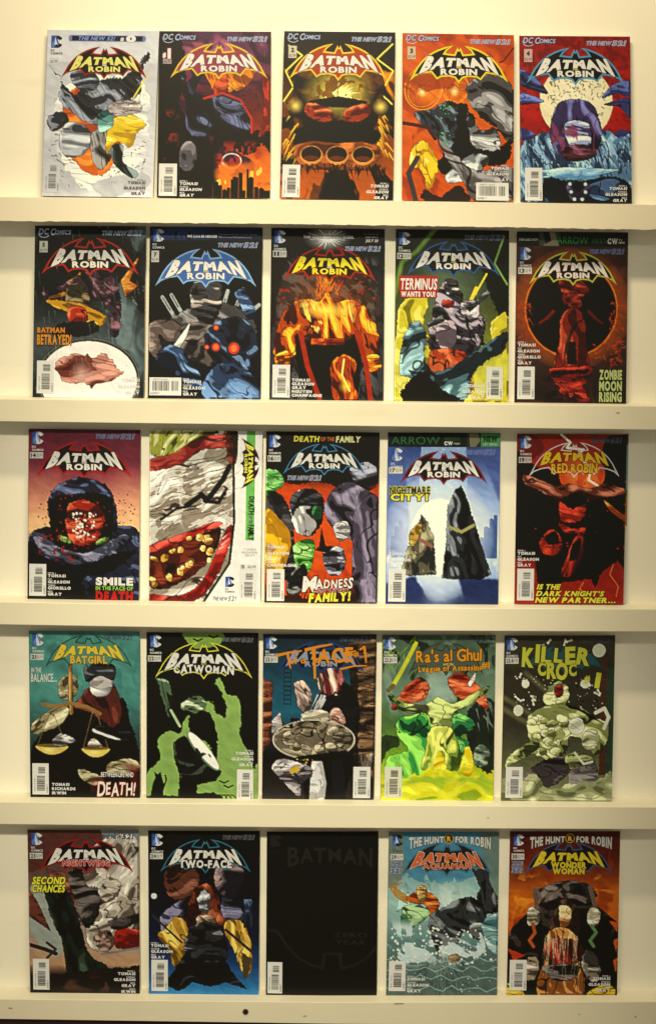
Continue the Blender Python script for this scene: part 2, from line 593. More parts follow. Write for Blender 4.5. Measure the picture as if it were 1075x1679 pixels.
K = (12, 10, 7)
WHT = (238, 232, 208)
# ------------------------------------------------------------------ the pictures
def art_torn_paper(s):
    g = (198, 197, 188)
    s.bg((0, (196, 196, 188)), (28, (206, 204, 194)), (30, (188, 187, 178)), (80, (196, 194, 184)), (150, (214, 210, 198)))
    s.cloud((160, 160, 152), .03, .5, .62, 40, 2, .5, (0, 100, 40, 150, 6))
    s.blob([(8, 70), (12, 100), (22, 126), (44, 146), (60, 136), (78, 132), (92, 108), (94, 70), (86, 44), (50, 40), (20, 46)], ((214, 210, 196), (232, 228, 212), (240, 236, 222)), rough=9, rf=.12, inkc=(150, 146, 130), edge=.5, line=.5)
    s.blob([(16, 70), (18, 96), (28, 118), (46, 131), (60, 126), (70, 100), (66, 60), (40, 50), (24, 54)], ((170, 66, 8), (206, 90, 14), (222, 116, 30)), rough=3, f=.03, line=0, inkc=(110, 40, 6))
    s.strokes(40, (4, 84, 30, 140), (90, 86, 76), 6, .5, 30, 60)
    s.strokes(34, (60, 100, 94, 140), (90, 86, 76), 6, .5, 150, 60)
    s.flat([(46, 138), (90, 128), (96, 140), (66, 150), (56, 150)], (178, 176, 166), 3, smooth=True, k=.8)
    dk = ((14, 14, 14), (40, 42, 44), (126, 130, 132))
    s.blob([(3, 30), (12, 44), (26, 58), (36, 46), (58, 44), (72, 40), (92, 20), (86, 40), (86, 56), (70, 66), (60, 84), (40, 84), (24, 74), (12, 62), (14, 48)], dk, rough=5, rf=.2, f=.14, ang=40)
    s.blob([(4, 78), (16, 74), (22, 82), (10, 92), (3, 86)], dk, rough=2)
    s.blob([(22, 40), (38, 36), (48, 44), (44, 54), (28, 52)], ((40, 44, 48), (84, 90, 96), (150, 156, 160)), f=.3)
    s.blob([(20, 84), (36, 86), (44, 98), (36, 112), (20, 114), (14, 100)], ((50, 52, 52), (112, 114, 112), (176, 178, 172)), rough=2, f=.08)
    s.blob([(44, 92), (60, 88), (62, 112), (54, 126), (46, 120), (42, 104)], ((24, 24, 22), (66, 64, 58), (130, 126, 114)), rough=2, ang=70)
    s.blob([(60, 82), (78, 76), (92, 84), (84, 92), (78, 106), (66, 100), (56, 112)], ((176, 136, 14), (218, 182, 24), (238, 212, 70)), rough=3, f=.1, inkc=(80, 60, 10))
    s.blob([(48, 76), (60, 72), (62, 86), (50, 92)], ((40, 84, 76), (86, 142, 126), (150, 190, 170)), rough=1.5)
    s.ell(72, 70, 16, 7, 0, -4, 1.5, pal=((110, 96, 90), (158, 144, 134), (186, 174, 162)), f=.3, inkc=(60, 50, 46))
    s.blob([(62, 104), (72, 104), (72, 118), (86, 128), (80, 133), (64, 120)], ((20, 26, 24), (54, 66, 60), (110, 130, 120)), rough=1.5, ang=60)
    s.path([(80, 60), (88, 46), (94, 38)], (222, 198, 60), .7, True)
def art_red_dusk(s):
    s.bg((0, (86, 40, 70)), (30, (120, 50, 84)), (60, (96, 26, 30)), (90, (150, 40, 14)), (120, (226, 110, 20)), (150, (238, 150, 40)), n=14)
    s.cloud((60, 20, 44), .06, .48, .6, 30, 2)
    s.cloud((190, 96, 120), .07, .58, .75, 20, 2, .8, (20, 5, 95, 60, 8))
    s.flat([(0, 0), (18, 0), (24, 40), (20, 70), (46, 96), (52, 150), (0, 150)], K, 4, smooth=True)
    s.flat([(50, 96), (100, 90), (100, 108), (92, 100), (80, 112), (56, 104), (54, 150), (46, 150)], K, 6, smooth=True)
    s.cloud((150, 40, 20), .12, .55, .66, 0, 1, .8, (4, 72, 18, 116, 3))
    s.blob([(42, 36), (54, 30), (70, 34), (88, 30), (78, 50), (60, 56), (48, 52)], ((150, 70, 10), (214, 120, 20), (240, 168, 50)), rough=3, f=.1, ang=60)
    s.blob([(54, 38), (60, 36), (62, 54), (50, 58), (50, 48)], ((60, 14, 8), (130, 30, 12), (190, 70, 30)), rough=2)
    dk = ((9, 9, 11), (24, 25, 34), (82, 86, 112))
    s.blob([(20, 40), (30, 54), (44, 58), (62, 60), (78, 68), (84, 84), (78, 94), (62, 92), (40, 96), (26, 90), (24, 66)], dk, rough=2.5, f=.07, ang=30, bias=-.03)
    s.blob([(26, 46), (40, 34), (36, 46), (30, 58)], ((20, 22, 34), (50, 54, 76), (90, 96, 126)), rough=1)
    s.path([(40, 60), (56, 56), (74, 62), (84, 78), (84, 92)], (190, 44, 20), 1.0, jag=1)
    s.dots(46, (66, 50, 92, 72), (50, 14, 30), (.4, 1.0), .6)
    s.blob([(92, 40), (100, 44), (100, 80), (90, 96), (94, 70)], ((120, 24, 10), (190, 50, 16), (224, 90, 40)), rough=2, ang=80)
    s.ell(66, 117, 9, 7, (236, 200, 180), 0, ring=.14)
    s.cloud((180, 40, 20), .15, .5, .62, 0, 1, .9, (52, 100, 90, 122, 4))
    s.flat([(52, 122), (90, 116), (100, 122), (100, 150), (50, 150)], (226, 108, 20), 4, k=.8, soft=5)
    s.dots(10, (54, 124, 96, 140), (244, 190, 60), (.8, 1.6), 2)
    s.city(144, 20, K, 50, 100, (2, 5))
    s.ell(27, 113, 8, 14, 0, 6, .5, pal=((40, 36, 38), (84, 80, 80), (120, 114, 112)), f=.04, line=0)
def art_furnace(s):
    s.bg((0, K), (40, (60, 30, 6)), (70, (110, 56, 8)), (110, (150, 66, 10)), (150, (190, 84, 14)))
    s.cloud((220, 130, 14), .12, .5, .6, 30, 1.5, 1, (0, 34, 100, 66, 5))
    s.cloud(K, .09, .5, .58, 60, 2)
    for q in (-1, 1):
        s.path([(50 + q * 46, 12), (50 + q * 36, 22), (50 + q * 48, 34), (50 + q * 38, 52), (50 + q * 47, 64)], (236, 206, 70), .7, jag=3)
    s.blob([(16, 36), (84, 36), (88, 66), (74, 96), (26, 96), (12, 66)], ((8, 7, 6), (26, 16, 8), (74, 36, 10)), rough=2, f=.09)
    s.glow(50, 54, 34, 26, (250, 220, 70), 1, .7)
    s.spikes(50, 56, 10, 26, 22, (250, 236, 140), rnd=.5, asp=.55)
    s.cloud((120, 70, 8), .22, .56, .62, 0, 1, .9, (24, 38, 76, 62, 3))
    s.flat([(24, 62), (50, 58), (76, 62), (76, 68), (24, 68)], K, .5)
    for q in (-1, 1):
        s.blob([(50 + q * 6, 70), (50 + q * 26, 64), (50 + q * 30, 72), (50 + q * 20, 80), (50 + q * 7, 82)], ((90, 20, 8), (160, 48, 14), (210, 100, 50)), rough=1.2, f=.2)
        s.glow(50 + q * 38, 67, 8, 8, (255, 220, 90), 1, .8)
        s.strokes(14, (50 + q * 40 - 6, 74, 50 + q * 40 + 6, 110), (240, 176, 40), 16, .9, 90 + q * -30, 12)
    s.flat([(24, 82), (76, 82), (84, 100), (16, 100)], K, 3, smooth=True)
    s.poly([(13, 102), (28, 98), (50, 100), (72, 98), (87, 102), (90, 112), (78, 124), (22, 124), (10, 112)], ((80, 32, 8), (130, 60, 14), (184, 96, 36)), rough=.4, f=.05, line=.1, inkc=(40, 14, 4))
    for cx in (27, 50, 73):
        s.ell(cx, 111, 10, 8.5, (206, 130, 50)); s.ell(cx, 110, 9, 6.8, (34, 12, 5)); s.ell(cx, 113.5, 7, 2, (120, 50, 12), k=.8)
    s.strokes(70, (6, 118, 94, 124), K, 9, .8, 90, 30)
    s.flat([(40, 126), (60, 126), (68, 152), (30, 152)], K, .5)
    s.flat([(0, 126), (40, 128), (34, 152), (0, 152)], (190, 86, 14), 2, k=.5, soft=4)
def art_orange_rags(s):
    o = (206, 78, 10)
    s.bg((0, (198, 72, 10)), (60, (214, 94, 16)), (150, (198, 74, 12)), n=30)
    s.cloud((160, 44, 6), .05, .52, .7, 60, 2, .7)
    for cx, cy, r in ((19, 50, 17), (48, 49, 12)):
        s.glow(cx, cy, r * 1.2, r * 1.4, (236, 150, 24), .8, 1.2); s.ell(cx, cy, r, r * 1.15, (240, 180, 50), 15, ring=.05, k=.7); s.ell(cx + 1, cy + 1, r * .8, r, (236, 170, 40), 40, ring=.05, k=.6); s.strokes(16, (cx - 5, cy - 5, cx + 5, cy + 5), (150, 60, 8), r * .9, .5, 0, 180, .7); s.glow(cx - 1, cy + 3, 5, 5, (255, 236, 160), 1, 1)
    s.cloud((150, 44, 6), .07, .5, .62, 30, 3, .7, (0, 36, 62, 66, 3))
    gr = ((24, 23, 22), (74, 70, 66), (146, 142, 132))
    s.blob([(30, 66), (44, 60), (56, 74), (54, 108), (42, 112), (34, 96), (12, 76), (16, 70)], ((14, 15, 16), (48, 54, 60), (104, 116, 122)), rough=3, f=.15, ang=60)
    s.dots(34, (34, 64, 44, 112), (70, 200, 60), (.35, .7))
    s.flat([(50, 62), (66, 76), (68, 110), (50, 126), (30, 120), (46, 96)], K, 5, smooth=True)
    s.blob([(60, 44), (76, 36), (100, 48), (100, 96), (84, 84), (66, 70), (58, 56)], gr, rough=3, f=.09, ang=25, st=4)
    s.blob([(58, 70), (70, 86), (84, 84), (88, 104), (72, 108), (62, 96)], ((40, 40, 38), (110, 110, 104), (176, 176, 166)), rough=3, f=.14)
    s.flat([(62, 104), (84, 104), (98, 92), (96, 112), (86, 118), (64, 116)], K, 4, smooth=True)
    s.blob([(62, 108), (78, 110), (74, 120), (56, 132), (42, 134), (40, 126)], ((40, 42, 40), (120, 122, 116), (180, 182, 172)), rough=2, f=.1, ang=-30)
    s.blob([(30, 90), (48, 108), (66, 122), (100, 120), (100, 148), (66, 150), (54, 130), (40, 112)], ((34, 31, 29), (84, 78, 72), (132, 126, 116)), rough=2, f=.06, ang=35, st=5)
    s.blob([(10, 102), (22, 98), (32, 118), (24, 140), (16, 122), (6, 120)], ((180, 130, 10), (232, 190, 30), (248, 224, 90)), rough=3, f=.12, ang=70, inkc=(90, 60, 6))
    s.path([(0, 80), (12, 84), (24, 86), (30, 96)], (70, 30, 26), 1.6, jag=2)
    s.path([(12, 150), (6, 126), (14, 112)], (60, 54, 50), 2.2, jag=1)
    s.flat([(20, 140), (34, 146), (50, 136), (60, 150), (20, 150)], (40, 26, 20), 3, smooth=True)
    s.path([(100, 12), (92, 22), (86, 26)], (40, 18, 8), .6, jag=2)
def art_red_moon(s):
    s.bg((0, (150, 24, 16)), (60, (190, 22, 12)), (100, (160, 18, 14)), (150, (30, 40, 60)), n=10)
    s.cloud((110, 12, 12), .2, .5, .66, 0, 1, .6, (0, 0, 100, 90, 3))
    s.ell(51, 60, 33, 33, (224, 208, 150), rough=.5); s.glow(51, 60, 34, 34, (242, 232, 190), .8, .6)
    s.strokes(170, (26, 34, 76, 76), (96, 84, 60), 4, .5, 20, 90)
    sp = ((22, 24, 50), (52, 54, 100), (92, 104, 160))
    for pts in ([(0, 30), (14, 38), (26, 52), (14, 50), (0, 44)], [(0, 52), (16, 56), (22, 60), (8, 62), (0, 62)], [(100, 40), (84, 44), (74, 56), (88, 52), (100, 54)], [(100, 56), (86, 58), (76, 62), (90, 64), (100, 74)], [(0, 84), (10, 86), (14, 92), (0, 94)], [(100, 86), (90, 84), (84, 90), (96, 94)]):
        s.blob(pts, sp, rough=1, f=.1)
    s.blob([(0, 100), (12, 92), (26, 86), (40, 92), (60, 92), (78, 84), (90, 92), (100, 90), (100, 152), (0, 152)], ((38, 60, 84), (84, 120, 146), (146, 180, 196)), rough=5, rf=.35, f=.16, ang=70, st=3)
    s.strokes(90, (2, 92, 98, 116), (150, 184, 200), 7, .7, 75, 25)
    s.strokes(70, (2, 92, 98, 118), (24, 30, 46), 7, .7, 75, 30)
    s.blob([(34, 62), (50, 57), (66, 62), (74, 84), (70, 102), (58, 112), (42, 112), (30, 102), (27, 84)], ((24, 16, 38), (58, 46, 84), (104, 100, 148)), rough=1.5, f=.05, ang=80, line=.3)
    s.blob([(40, 80), (50, 76), (62, 80), (64, 96), (54, 104), (44, 98)], ((70, 50, 90), (150, 160, 190), (206, 206, 206)), rough=2, f=.14)
    s.blob([(40, 100), (60, 98), (68, 108), (52, 113), (38, 108)], ((40, 14, 22), (84, 34, 44), (130, 70, 84)), f=.2)
    s.cloud((150, 60, 84), .2, .55, .6, 90, 3, .8, (28, 78, 74, 104, 2))
    s.poly([(10, 122), (44, 118), (92, 120), (70, 126), (88, 128), (50, 130), (14, 128), (30, 125)], ((90, 140, 170), (126, 176, 200), (170, 208, 220)), rough=1, line=.3)
    s.flat([(22, 128), (50, 131), (86, 126), (100, 136), (100, 152), (30, 152)], (16, 16, 22), 3, smooth=True)
    s.blob([(62, 134), (84, 128), (92, 138), (76, 148), (62, 144)], ((30, 50, 76), (70, 100, 130), (100, 140, 170)), f=.08)
    s.blob([(42, 134), (52, 140), (62, 134), (62, 144), (52, 150), (44, 146)], ((40, 26, 46), (80, 56, 84), (110, 90, 120)), f=.1)
    for c in ((45, 134), (59, 134), (46, 141), (59, 141), (49, 147.5), (56, 147.5)):
        s.ell(c[0], c[1], 2.2, 2.2, (20, 26, 36)); s.ell(c[0] - .3, c[1] - .3, 1.6, 1.6, (170, 196, 200))
def art_rain_lamp(s):
    s.bg((0, (16, 20, 16)), (60, (20, 22, 20)), (100, (70, 80, 76)), (150, (30, 32, 30)), n=16)
    s.cloud((86, 104, 96), .05, .48, .7, 80, 2, .9)
    s.cloud((110, 126, 118), .05, .5, .7, 60, 2, .8, (50, 66, 100, 110, 8))
    s.flat([(8, 0), (60, 0), (92, 22), (100, 80), (88, 60), (70, 40), (20, 40)], (14, 14, 13), 6, smooth=True, k=.9)
    s.poly([(78, 48), (96, 24), (86, 48), (94, 52), (82, 62)], ((110, 50, 10), (176, 92, 20), (200, 130, 40)))
    s.poly([(10, 66), (34, 60), (46, 52), (42, 40), (30, 50)], ((110, 60, 10), (176, 110, 20), (206, 150, 40)), rough=2)
    s.blob([(20, 54), (46, 40), (60, 36), (72, 46), (78, 60), (78, 92), (70, 96), (68, 74), (54, 62), (38, 56), (10, 62), (8, 58)], ((18, 12, 18), (60, 36, 44), (126, 82, 84)), rough=3, f=.12, ang=40)
    s.blob([(30, 54), (42, 50), (50, 62), (48, 84), (32, 84), (28, 66)], ((20, 18, 10), (50, 44, 24), (120, 100, 60)), rough=2)
    s.blob([(10, 66), (28, 66), (46, 70), (66, 80), (54, 90), (44, 80), (30, 76)], ((120, 76, 8), (186, 132, 20), (226, 176, 50)), rough=2, f=.09, ang=20, inkc=(60, 36, 4))
    s.blob([(32, 72), (46, 72), (48, 84), (32, 84)], ((110, 20, 8), (176, 44, 14), (210, 80, 40)), rough=1.5)
    s.flat([(22, 86), (54, 84), (56, 94), (20, 98)], (20, 20, 18), 3, smooth=True)
    s.ell(50, 134, 47, 36, (40, 38, 34), rough=1); s.ell(50, 135, 44, 34, (240, 232, 210))
    s.ell(50, 134, 46.5, 35.5, (110, 104, 92), ring=.02)
    s.cloud((214, 206, 186), .06, .55, .75, 0, 1, .6, (8, 104, 92, 150, 4))
    s.ell(49, 127, 33, 14, 0, 0, 8, .12, pal=((80, 26, 16), (124, 54, 36), (178, 120, 96)), f=.1, inkc=(90, 40, 30))
    s.glow(44, 128, 12, 12, (214, 176, 150), .8)
    s.strokes(80, (0, 0, 100, 150), (180, 184, 172), 13, .22, 82, 3, .5)
def art_steel_night(s):
    s.bg((0, K), (60, (12, 12, 12)), (150, (16, 18, 22)))
    s.flat([(0, 0), (100, 0), (100, 12), (0, 12)], (22, 32, 56)); s.glow(30, 6, 40, 9, (50, 84, 140), .8)
    s.strokes(20, (22, 4, 40, 10), K, 5, .9, 90, 20)
    for x0, y0, x1, y1 in ((12, 62, 26, 84), (20, 60, 32, 80), (38, 56, 40, 80), (66, 70, 70, 56), (76, 74, 84, 54), (88, 76, 98, 68), (6, 84, 22, 86)):
        s.path([(x0, y0), (x1, y1)], (160, 164, 150), 1.6, True); s.path([(x0, y0), ((x0 + x1) / 2, (y0 + y1) / 2)], (90, 96, 96), .7)
    s.blob([(20, 80), (40, 70), (64, 66), (86, 74), (96, 92), (76, 106), (40, 100), (14, 96)], ((22, 22, 22), (66, 62, 58), (120, 116, 106)), rough=3, f=.1, ang=20)
    s.blob([(38, 50), (56, 44), (66, 58), (58, 82), (46, 84), (38, 70)], ((18, 18, 18), (64, 62, 60), (170, 156, 136)), rough=4, f=.14)
    s.blob([(2, 84), (20, 82), (32, 92), (30, 112), (8, 116), (0, 104)], ((36, 30, 26), (94, 78, 66), (140, 120, 104)), rough=2, f=.06)
    s.blob([(28, 88), (48, 84), (66, 92), (60, 120), (40, 118), (24, 104)], ((34, 30, 28), (90, 78, 68), (132, 116, 102)), rough=2, f=.06)
    bl = ((16, 22, 34), (48, 70, 100), (110, 140, 170))
    s.blob([(76, 58), (86, 52), (90, 62), (96, 76), (88, 80), (80, 66)], bl, rough=2)
    s.blob([(8, 110), (24, 102), (34, 112), (46, 128), (50, 142), (36, 138), (20, 126), (8, 122)], bl, rough=2.5, f=.14, ang=30)
    s.poly([(22, 104), (38, 82), (34, 96), (28, 106)], ((170, 168, 150), (226, 220, 200), (240, 236, 220)), line=0)
    s.blob([(50, 94), (62, 82), (80, 78), (94, 90), (97, 110), (90, 124), (70, 126), (54, 112)], ((12, 14, 20), (30, 38, 54), (100, 126, 152)), rough=1.5, f=.09, ang=50)
    s.blob([(56, 124), (74, 118), (92, 128), (100, 140), (100, 150), (50, 150)], ((12, 16, 24), (40, 58, 84), (90, 120, 150)), rough=3, f=.08, ang=30)
    for c, r in (((60, 105), 3.6), ((76, 106), 5), ((60, 88), 2.4), ((52, 105), 2)):
        s.ell(c[0], c[1], r * 1.35, r * 1.35, (24, 34, 50)); s.ell(c[0], c[1], r, r, (206, 56, 20)); s.ell(c[0], c[1], r * .6, r * .6, (236, 110, 50))
def art_ember(s):
    s.bg((0, K), (30, (26, 25, 24)), (60, (40, 39, 37)), (150, (62, 60, 57)))
    s.cloud((84, 82, 78), .16, .5, .58, 40, 1.6, .9, (6, 26, 94, 150, 4))
    s.cloud((20, 19, 18), .2, .52, .58, 70, 2, .9, (0, 20, 100, 150, 4))
    s.cloud((160, 30, 16), .3, .68, .72, 0, 1, .9, (6, 40, 94, 90, 3))
    s.flat([(0, 0), (18, 0), (6, 60), (0, 90)], K, 4, smooth=True, k=.8)
    s.glow(50, 9, 22, 12, (232, 228, 206), 1, .9); s.spikes(50, 9, 5, 22, 20, (236, 232, 214), rnd=.6, asp=.5)
    s.glow(50, 74, 56, 60, (190, 74, 8), .7, 1.2)
    s.blob([(12, 72), (28, 62), (42, 64), (50, 56), (58, 64), (74, 62), (88, 74), (96, 100), (88, 122), (78, 108), (72, 92), (64, 98), (36, 98), (28, 94), (22, 110), (10, 122), (3, 104)], ((70, 18, 4), (184, 66, 8), (244, 158, 30)), rough=4, rf=.18, f=.12, ang=70, inkc=(30, 8, 2))
    s.cloud((255, 220, 90), .16, .6, .68, 70, 2, .9, (26, 64, 74, 92, 4))
    s.glow(50, 72, 26, 8, (255, 214, 70), 1, .7); s.glow(50, 46, 5, 6, (250, 190, 40), 1, .8)
    s.strokes(50, (40, 40, 60, 64), (226, 110, 14), 10, .6, -90, 30)
    s.flat([(26, 92), (34, 98), (66, 98), (76, 90), (80, 110), (74, 150), (34, 150), (22, 104)], K, 3, smooth=True)
    s.poly([(36, 96), (66, 96), (66, 102), (36, 102)], ((90, 22, 6), (160, 44, 10), (206, 84, 20)), f=.3)
    s.blob([(4, 112), (16, 108), (18, 120), (8, 124)], ((100, 40, 4), (210, 110, 14), (250, 190, 50)), f=.25); s.blob([(84, 112), (96, 110), (98, 122), (86, 124)], ((100, 40, 4), (210, 110, 14), (250, 190, 50)), f=.25)
    s.blob([(54, 118), (66, 110), (76, 118), (74, 134), (78, 150), (58, 150), (54, 132)], ((70, 18, 4), (176, 58, 8), (240, 130, 24)), rough=2, f=.12, ang=80)
    s.path([(66, 114), (64, 128), (70, 142)], (250, 220, 90), .8, jag=1.5); s.glow(67, 138, 7, 7, (250, 214, 70), .9)
    for x in ((26, 92), (34, 120), (44, 150)), ((76, 92), (84, 116), (90, 150)):
        s.path(list(x), (170, 40, 8), 2.2, jag=1, soft=1)
def art_acid_smoke(s):
    s.bg((0, (14, 18, 12)), (40, (24, 34, 20)), (100, (120, 124, 40)), (150, (196, 190, 60)))
    s.glow(46, 50, 52, 50, (110, 130, 90), .8, 1)
    s.flat([(0, 0), (30, 0), (16, 20), (0, 32)], (16, 24, 12), 6, smooth=True); s.flat([(70, 0), (100, 0), (100, 80), (84, 60)], (14, 20, 12), 6, smooth=True)
    s.path([(34, 0), (20, 18), (4, 30), (0, 60)], (96, 130, 40), 2, jag=2, soft=3); s.path([(96, 4), (90, 30), (98, 50)], (110, 150, 60), .8, jag=3)
    yl = ((120, 110, 14), (200, 184, 36), (226, 214, 90))
    s.blob([(0, 90), (6, 64), (20, 56), (30, 64), (24, 84), (36, 100), (30, 124), (0, 150)], yl, rough=5, rf=.12, f=.05, ang=60, line=.2, inkc=(90, 80, 10))
    s.blob([(84, 84), (96, 72), (100, 80), (100, 150), (60, 150), (70, 128), (84, 110)], yl, rough=5, rf=.12, f=.05, ang=120, line=.2, inkc=(90, 80, 10))
    s.path([(64, 70), (72, 50), (70, 56), (80, 38)], (226, 200, 50), 1.6, True, jag=1)
    s.blob([(36, 56), (46, 44), (58, 52), (64, 72), (80, 78), (74, 106), (62, 116), (40, 112), (30, 100), (32, 78)], ((14, 12, 14), (50, 44, 50), (150, 136, 136)), rough=4, f=.15, ang=20)
    s.blob([(38, 82), (52, 80), (54, 98), (44, 106), (36, 96)], ((90, 76, 78), (186, 168, 162), (214, 200, 192)), rough=2, f=.16)
    s.blob([(58, 64), (72, 62), (74, 74), (62, 78)], ((100, 90, 92), (196, 184, 178), (226, 218, 208)), rough=2, f=.22)
    s.blob([(44, 44), (54, 44), (56, 54), (46, 56)], ((14, 12, 12), (60, 56, 54), (206, 200, 190)), rough=2, f=.26)
    s.poly([(62, 68), (82, 52), (84, 56), (66, 72)], ((30, 30, 30), (66, 66, 66), (130, 130, 124))); s.poly([(28, 82), (42, 74), (44, 80), (30, 86)], ((16, 16, 16), (50, 50, 50), (110, 110, 104)))
    s.strokes(24, (60, 76, 80, 104), K, 10, 1.2, 60, 60)
    s.blob([(42, 62), (52, 62), (50, 68), (42, 68)], ((120, 20, 8), (190, 50, 14), (210, 80, 40)))
    s.blob([(32, 106), (60, 106), (66, 120), (54, 130), (34, 132)], ((110, 26, 8), (178, 56, 16), (200, 90, 40)), rough=2, f=.08, ang=80)
    s.blob([(46, 128), (66, 122), (70, 140), (56, 144)], ((130, 80, 10), (190, 130, 24), (214, 160, 60)), ang=80)
    tl = ((24, 34, 36), (70, 104, 106), (140, 176, 170))
    s.blob([(10, 88), (22, 80), (28, 96), (26, 112), (36, 124), (62, 112), (98, 88), (94, 108), (70, 126), (60, 150), (8, 150), (20, 132), (4, 124)], tl, rough=3, f=.07, ang=-35, st=4)
    s.flat([(10, 136), (26, 124), (40, 138), (60, 150), (10, 150)], K, 5, smooth=True)
    s.flat([(70, 124), (96, 108), (100, 130), (76, 142)], (206, 200, 60), 3, smooth=True, k=.8)
def art_black_sun(s):
    s.bg((0, (60, 32, 22)), (60, (74, 38, 24)), (110, (58, 34, 26)), (150, (36, 22, 18)), n=20)
    s.cloud((96, 46, 28), .04, .5, .75, 0, 1, .6)
    s.glow(50, 68, 54, 54, (206, 90, 14), .9, .35)
    s.ell(50, 68, 42, 42, (216, 110, 20), rough=.8); s.glow(50, 68, 60, 60, (130, 40, 14), .4, 1); s.ell(50, 68, 40.5, 40.5, K)
    s.strokes(60, (4, 60, 14, 120), (176, 56, 16), 8, .5, 120, 70); s.strokes(60, (84, 60, 96, 116), (176, 56, 16), 8, .5, 60, 70); s.strokes(14, (70, 98, 92, 112), (196, 60, 16), 8, .6, 20, 70)
    rd = ((60, 12, 8), (120, 26, 14), (164, 52, 30))
    s.blob([(38, 46), (44, 40), (58, 42), (66, 50), (60, 58), (58, 66), (44, 64), (42, 56)], rd, rough=3, f=.2)
    s.path([(34, 70), (28, 76), (22, 80)], (120, 24, 18), 1.4, True); s.path([(66, 70), (72, 76), (78, 80)], (100, 20, 16), 1.4, True)
    s.blob([(46, 68), (54, 66), (62, 78), (64, 100), (66, 118), (36, 118), (40, 96), (40, 78)], ((66, 12, 8), (134, 30, 14), (186, 70, 36)), rough=2, f=.11, ang=85)
    s.flat([(48, 96), (54, 96), (56, 116), (46, 116)], (24, 8, 6), 2)
    s.blob([(32, 120), (68, 118), (66, 130), (62, 136), (68, 152), (30, 152), (40, 138), (34, 130)], ((50, 8, 6), (130, 22, 14), (180, 44, 26)), rough=4, rf=.25, f=.18)
    s.flat([(32, 122), (68, 120), (66, 124), (34, 126)], K, 2.5)
    s.cloud(K, .14, .54, .6, 30, 2, .8, (28, 126, 72, 150, 3))
def art_pink_glow(s):
    s.bg((0, (96, 22, 40)), (30, (130, 46, 56)), (70, (190, 104, 80)), (90, (220, 160, 104)), (110, (120, 70, 66)), (150, (20, 20, 26)), n=12)
    s.glow(10, 84, 40, 50, (238, 196, 130), .7); s.glow(92, 84, 40, 50, (238, 196, 130), .8)
    s.dots(40, (8, 54, 32, 90), (110, 24, 20), (.3, .8)); s.dots(30, (80, 54, 96, 90), (110, 24, 20), (.3, .8))
    nv = ((14, 15, 22), (30, 34, 50), (86, 96, 124))
    s.blob([(0, 98), (22, 86), (78, 84), (100, 92), (100, 152), (0, 152)], nv, rough=3, f=.05, ang=20, st=4)
    s.blob([(18, 62), (28, 48), (48, 42), (68, 48), (78, 62), (80, 88), (72, 112), (28, 112), (20, 86)], nv, rough=2.5, f=.09, ang=20, bias=-.05)
    s.flat([(24, 60), (72, 58), (76, 86), (70, 108), (28, 108), (20, 84)], (12, 10, 11), 3, smooth=True)
    s.blob([(36, 66), (50, 62), (64, 68), (68, 80), (64, 96), (54, 102), (40, 100), (34, 88)], ((70, 10, 6), (160, 32, 16), (206, 84, 50)), rough=4, f=.18)
    s.spikes(50, 84, 5, 15, 11, 0, rnd=.3, pal=((110, 14, 8), (176, 40, 20), (220, 110, 70))); s.spikes(50, 84, 2.5, 9, 9, 0, a0=20, a1=380, rnd=.3, pal=((40, 6, 4), (90, 16, 10), (150, 40, 24))); s.dots(46, (40, 74, 61, 95), (228, 216, 190), (.5, 1.3))
    s.ell(33, 97, 7, 2.6, 0, 25, pal=((50, 80, 30), (110, 150, 60), (170, 190, 110)), f=.2); s.ell(67, 98, 7, 2.6, 0, -25, pal=((50, 80, 30), (110, 150, 60), (170, 190, 110)), f=.2)
    s.dots(60, (26, 56, 74, 112), (150, 24, 16), (.3, .9))
    s.blob([(4, 92), (14, 88), (20, 98), (34, 106), (54, 108), (76, 96), (88, 92), (92, 98), (70, 114), (48, 120), (26, 116), (10, 106)], ((22, 22, 28), (60, 64, 78), (126, 124, 134)), rough=2, f=.14, ang=15)
    s.cloud((150, 30, 24), .3, .64, .68, 0, 1, .8, (8, 92, 60, 116, 3))
    s.flat([(0, 110), (40, 120), (80, 108), (98, 106), (76, 124), (50, 132), (50, 152), (0, 152)], (12, 10, 12), 4, smooth=True)
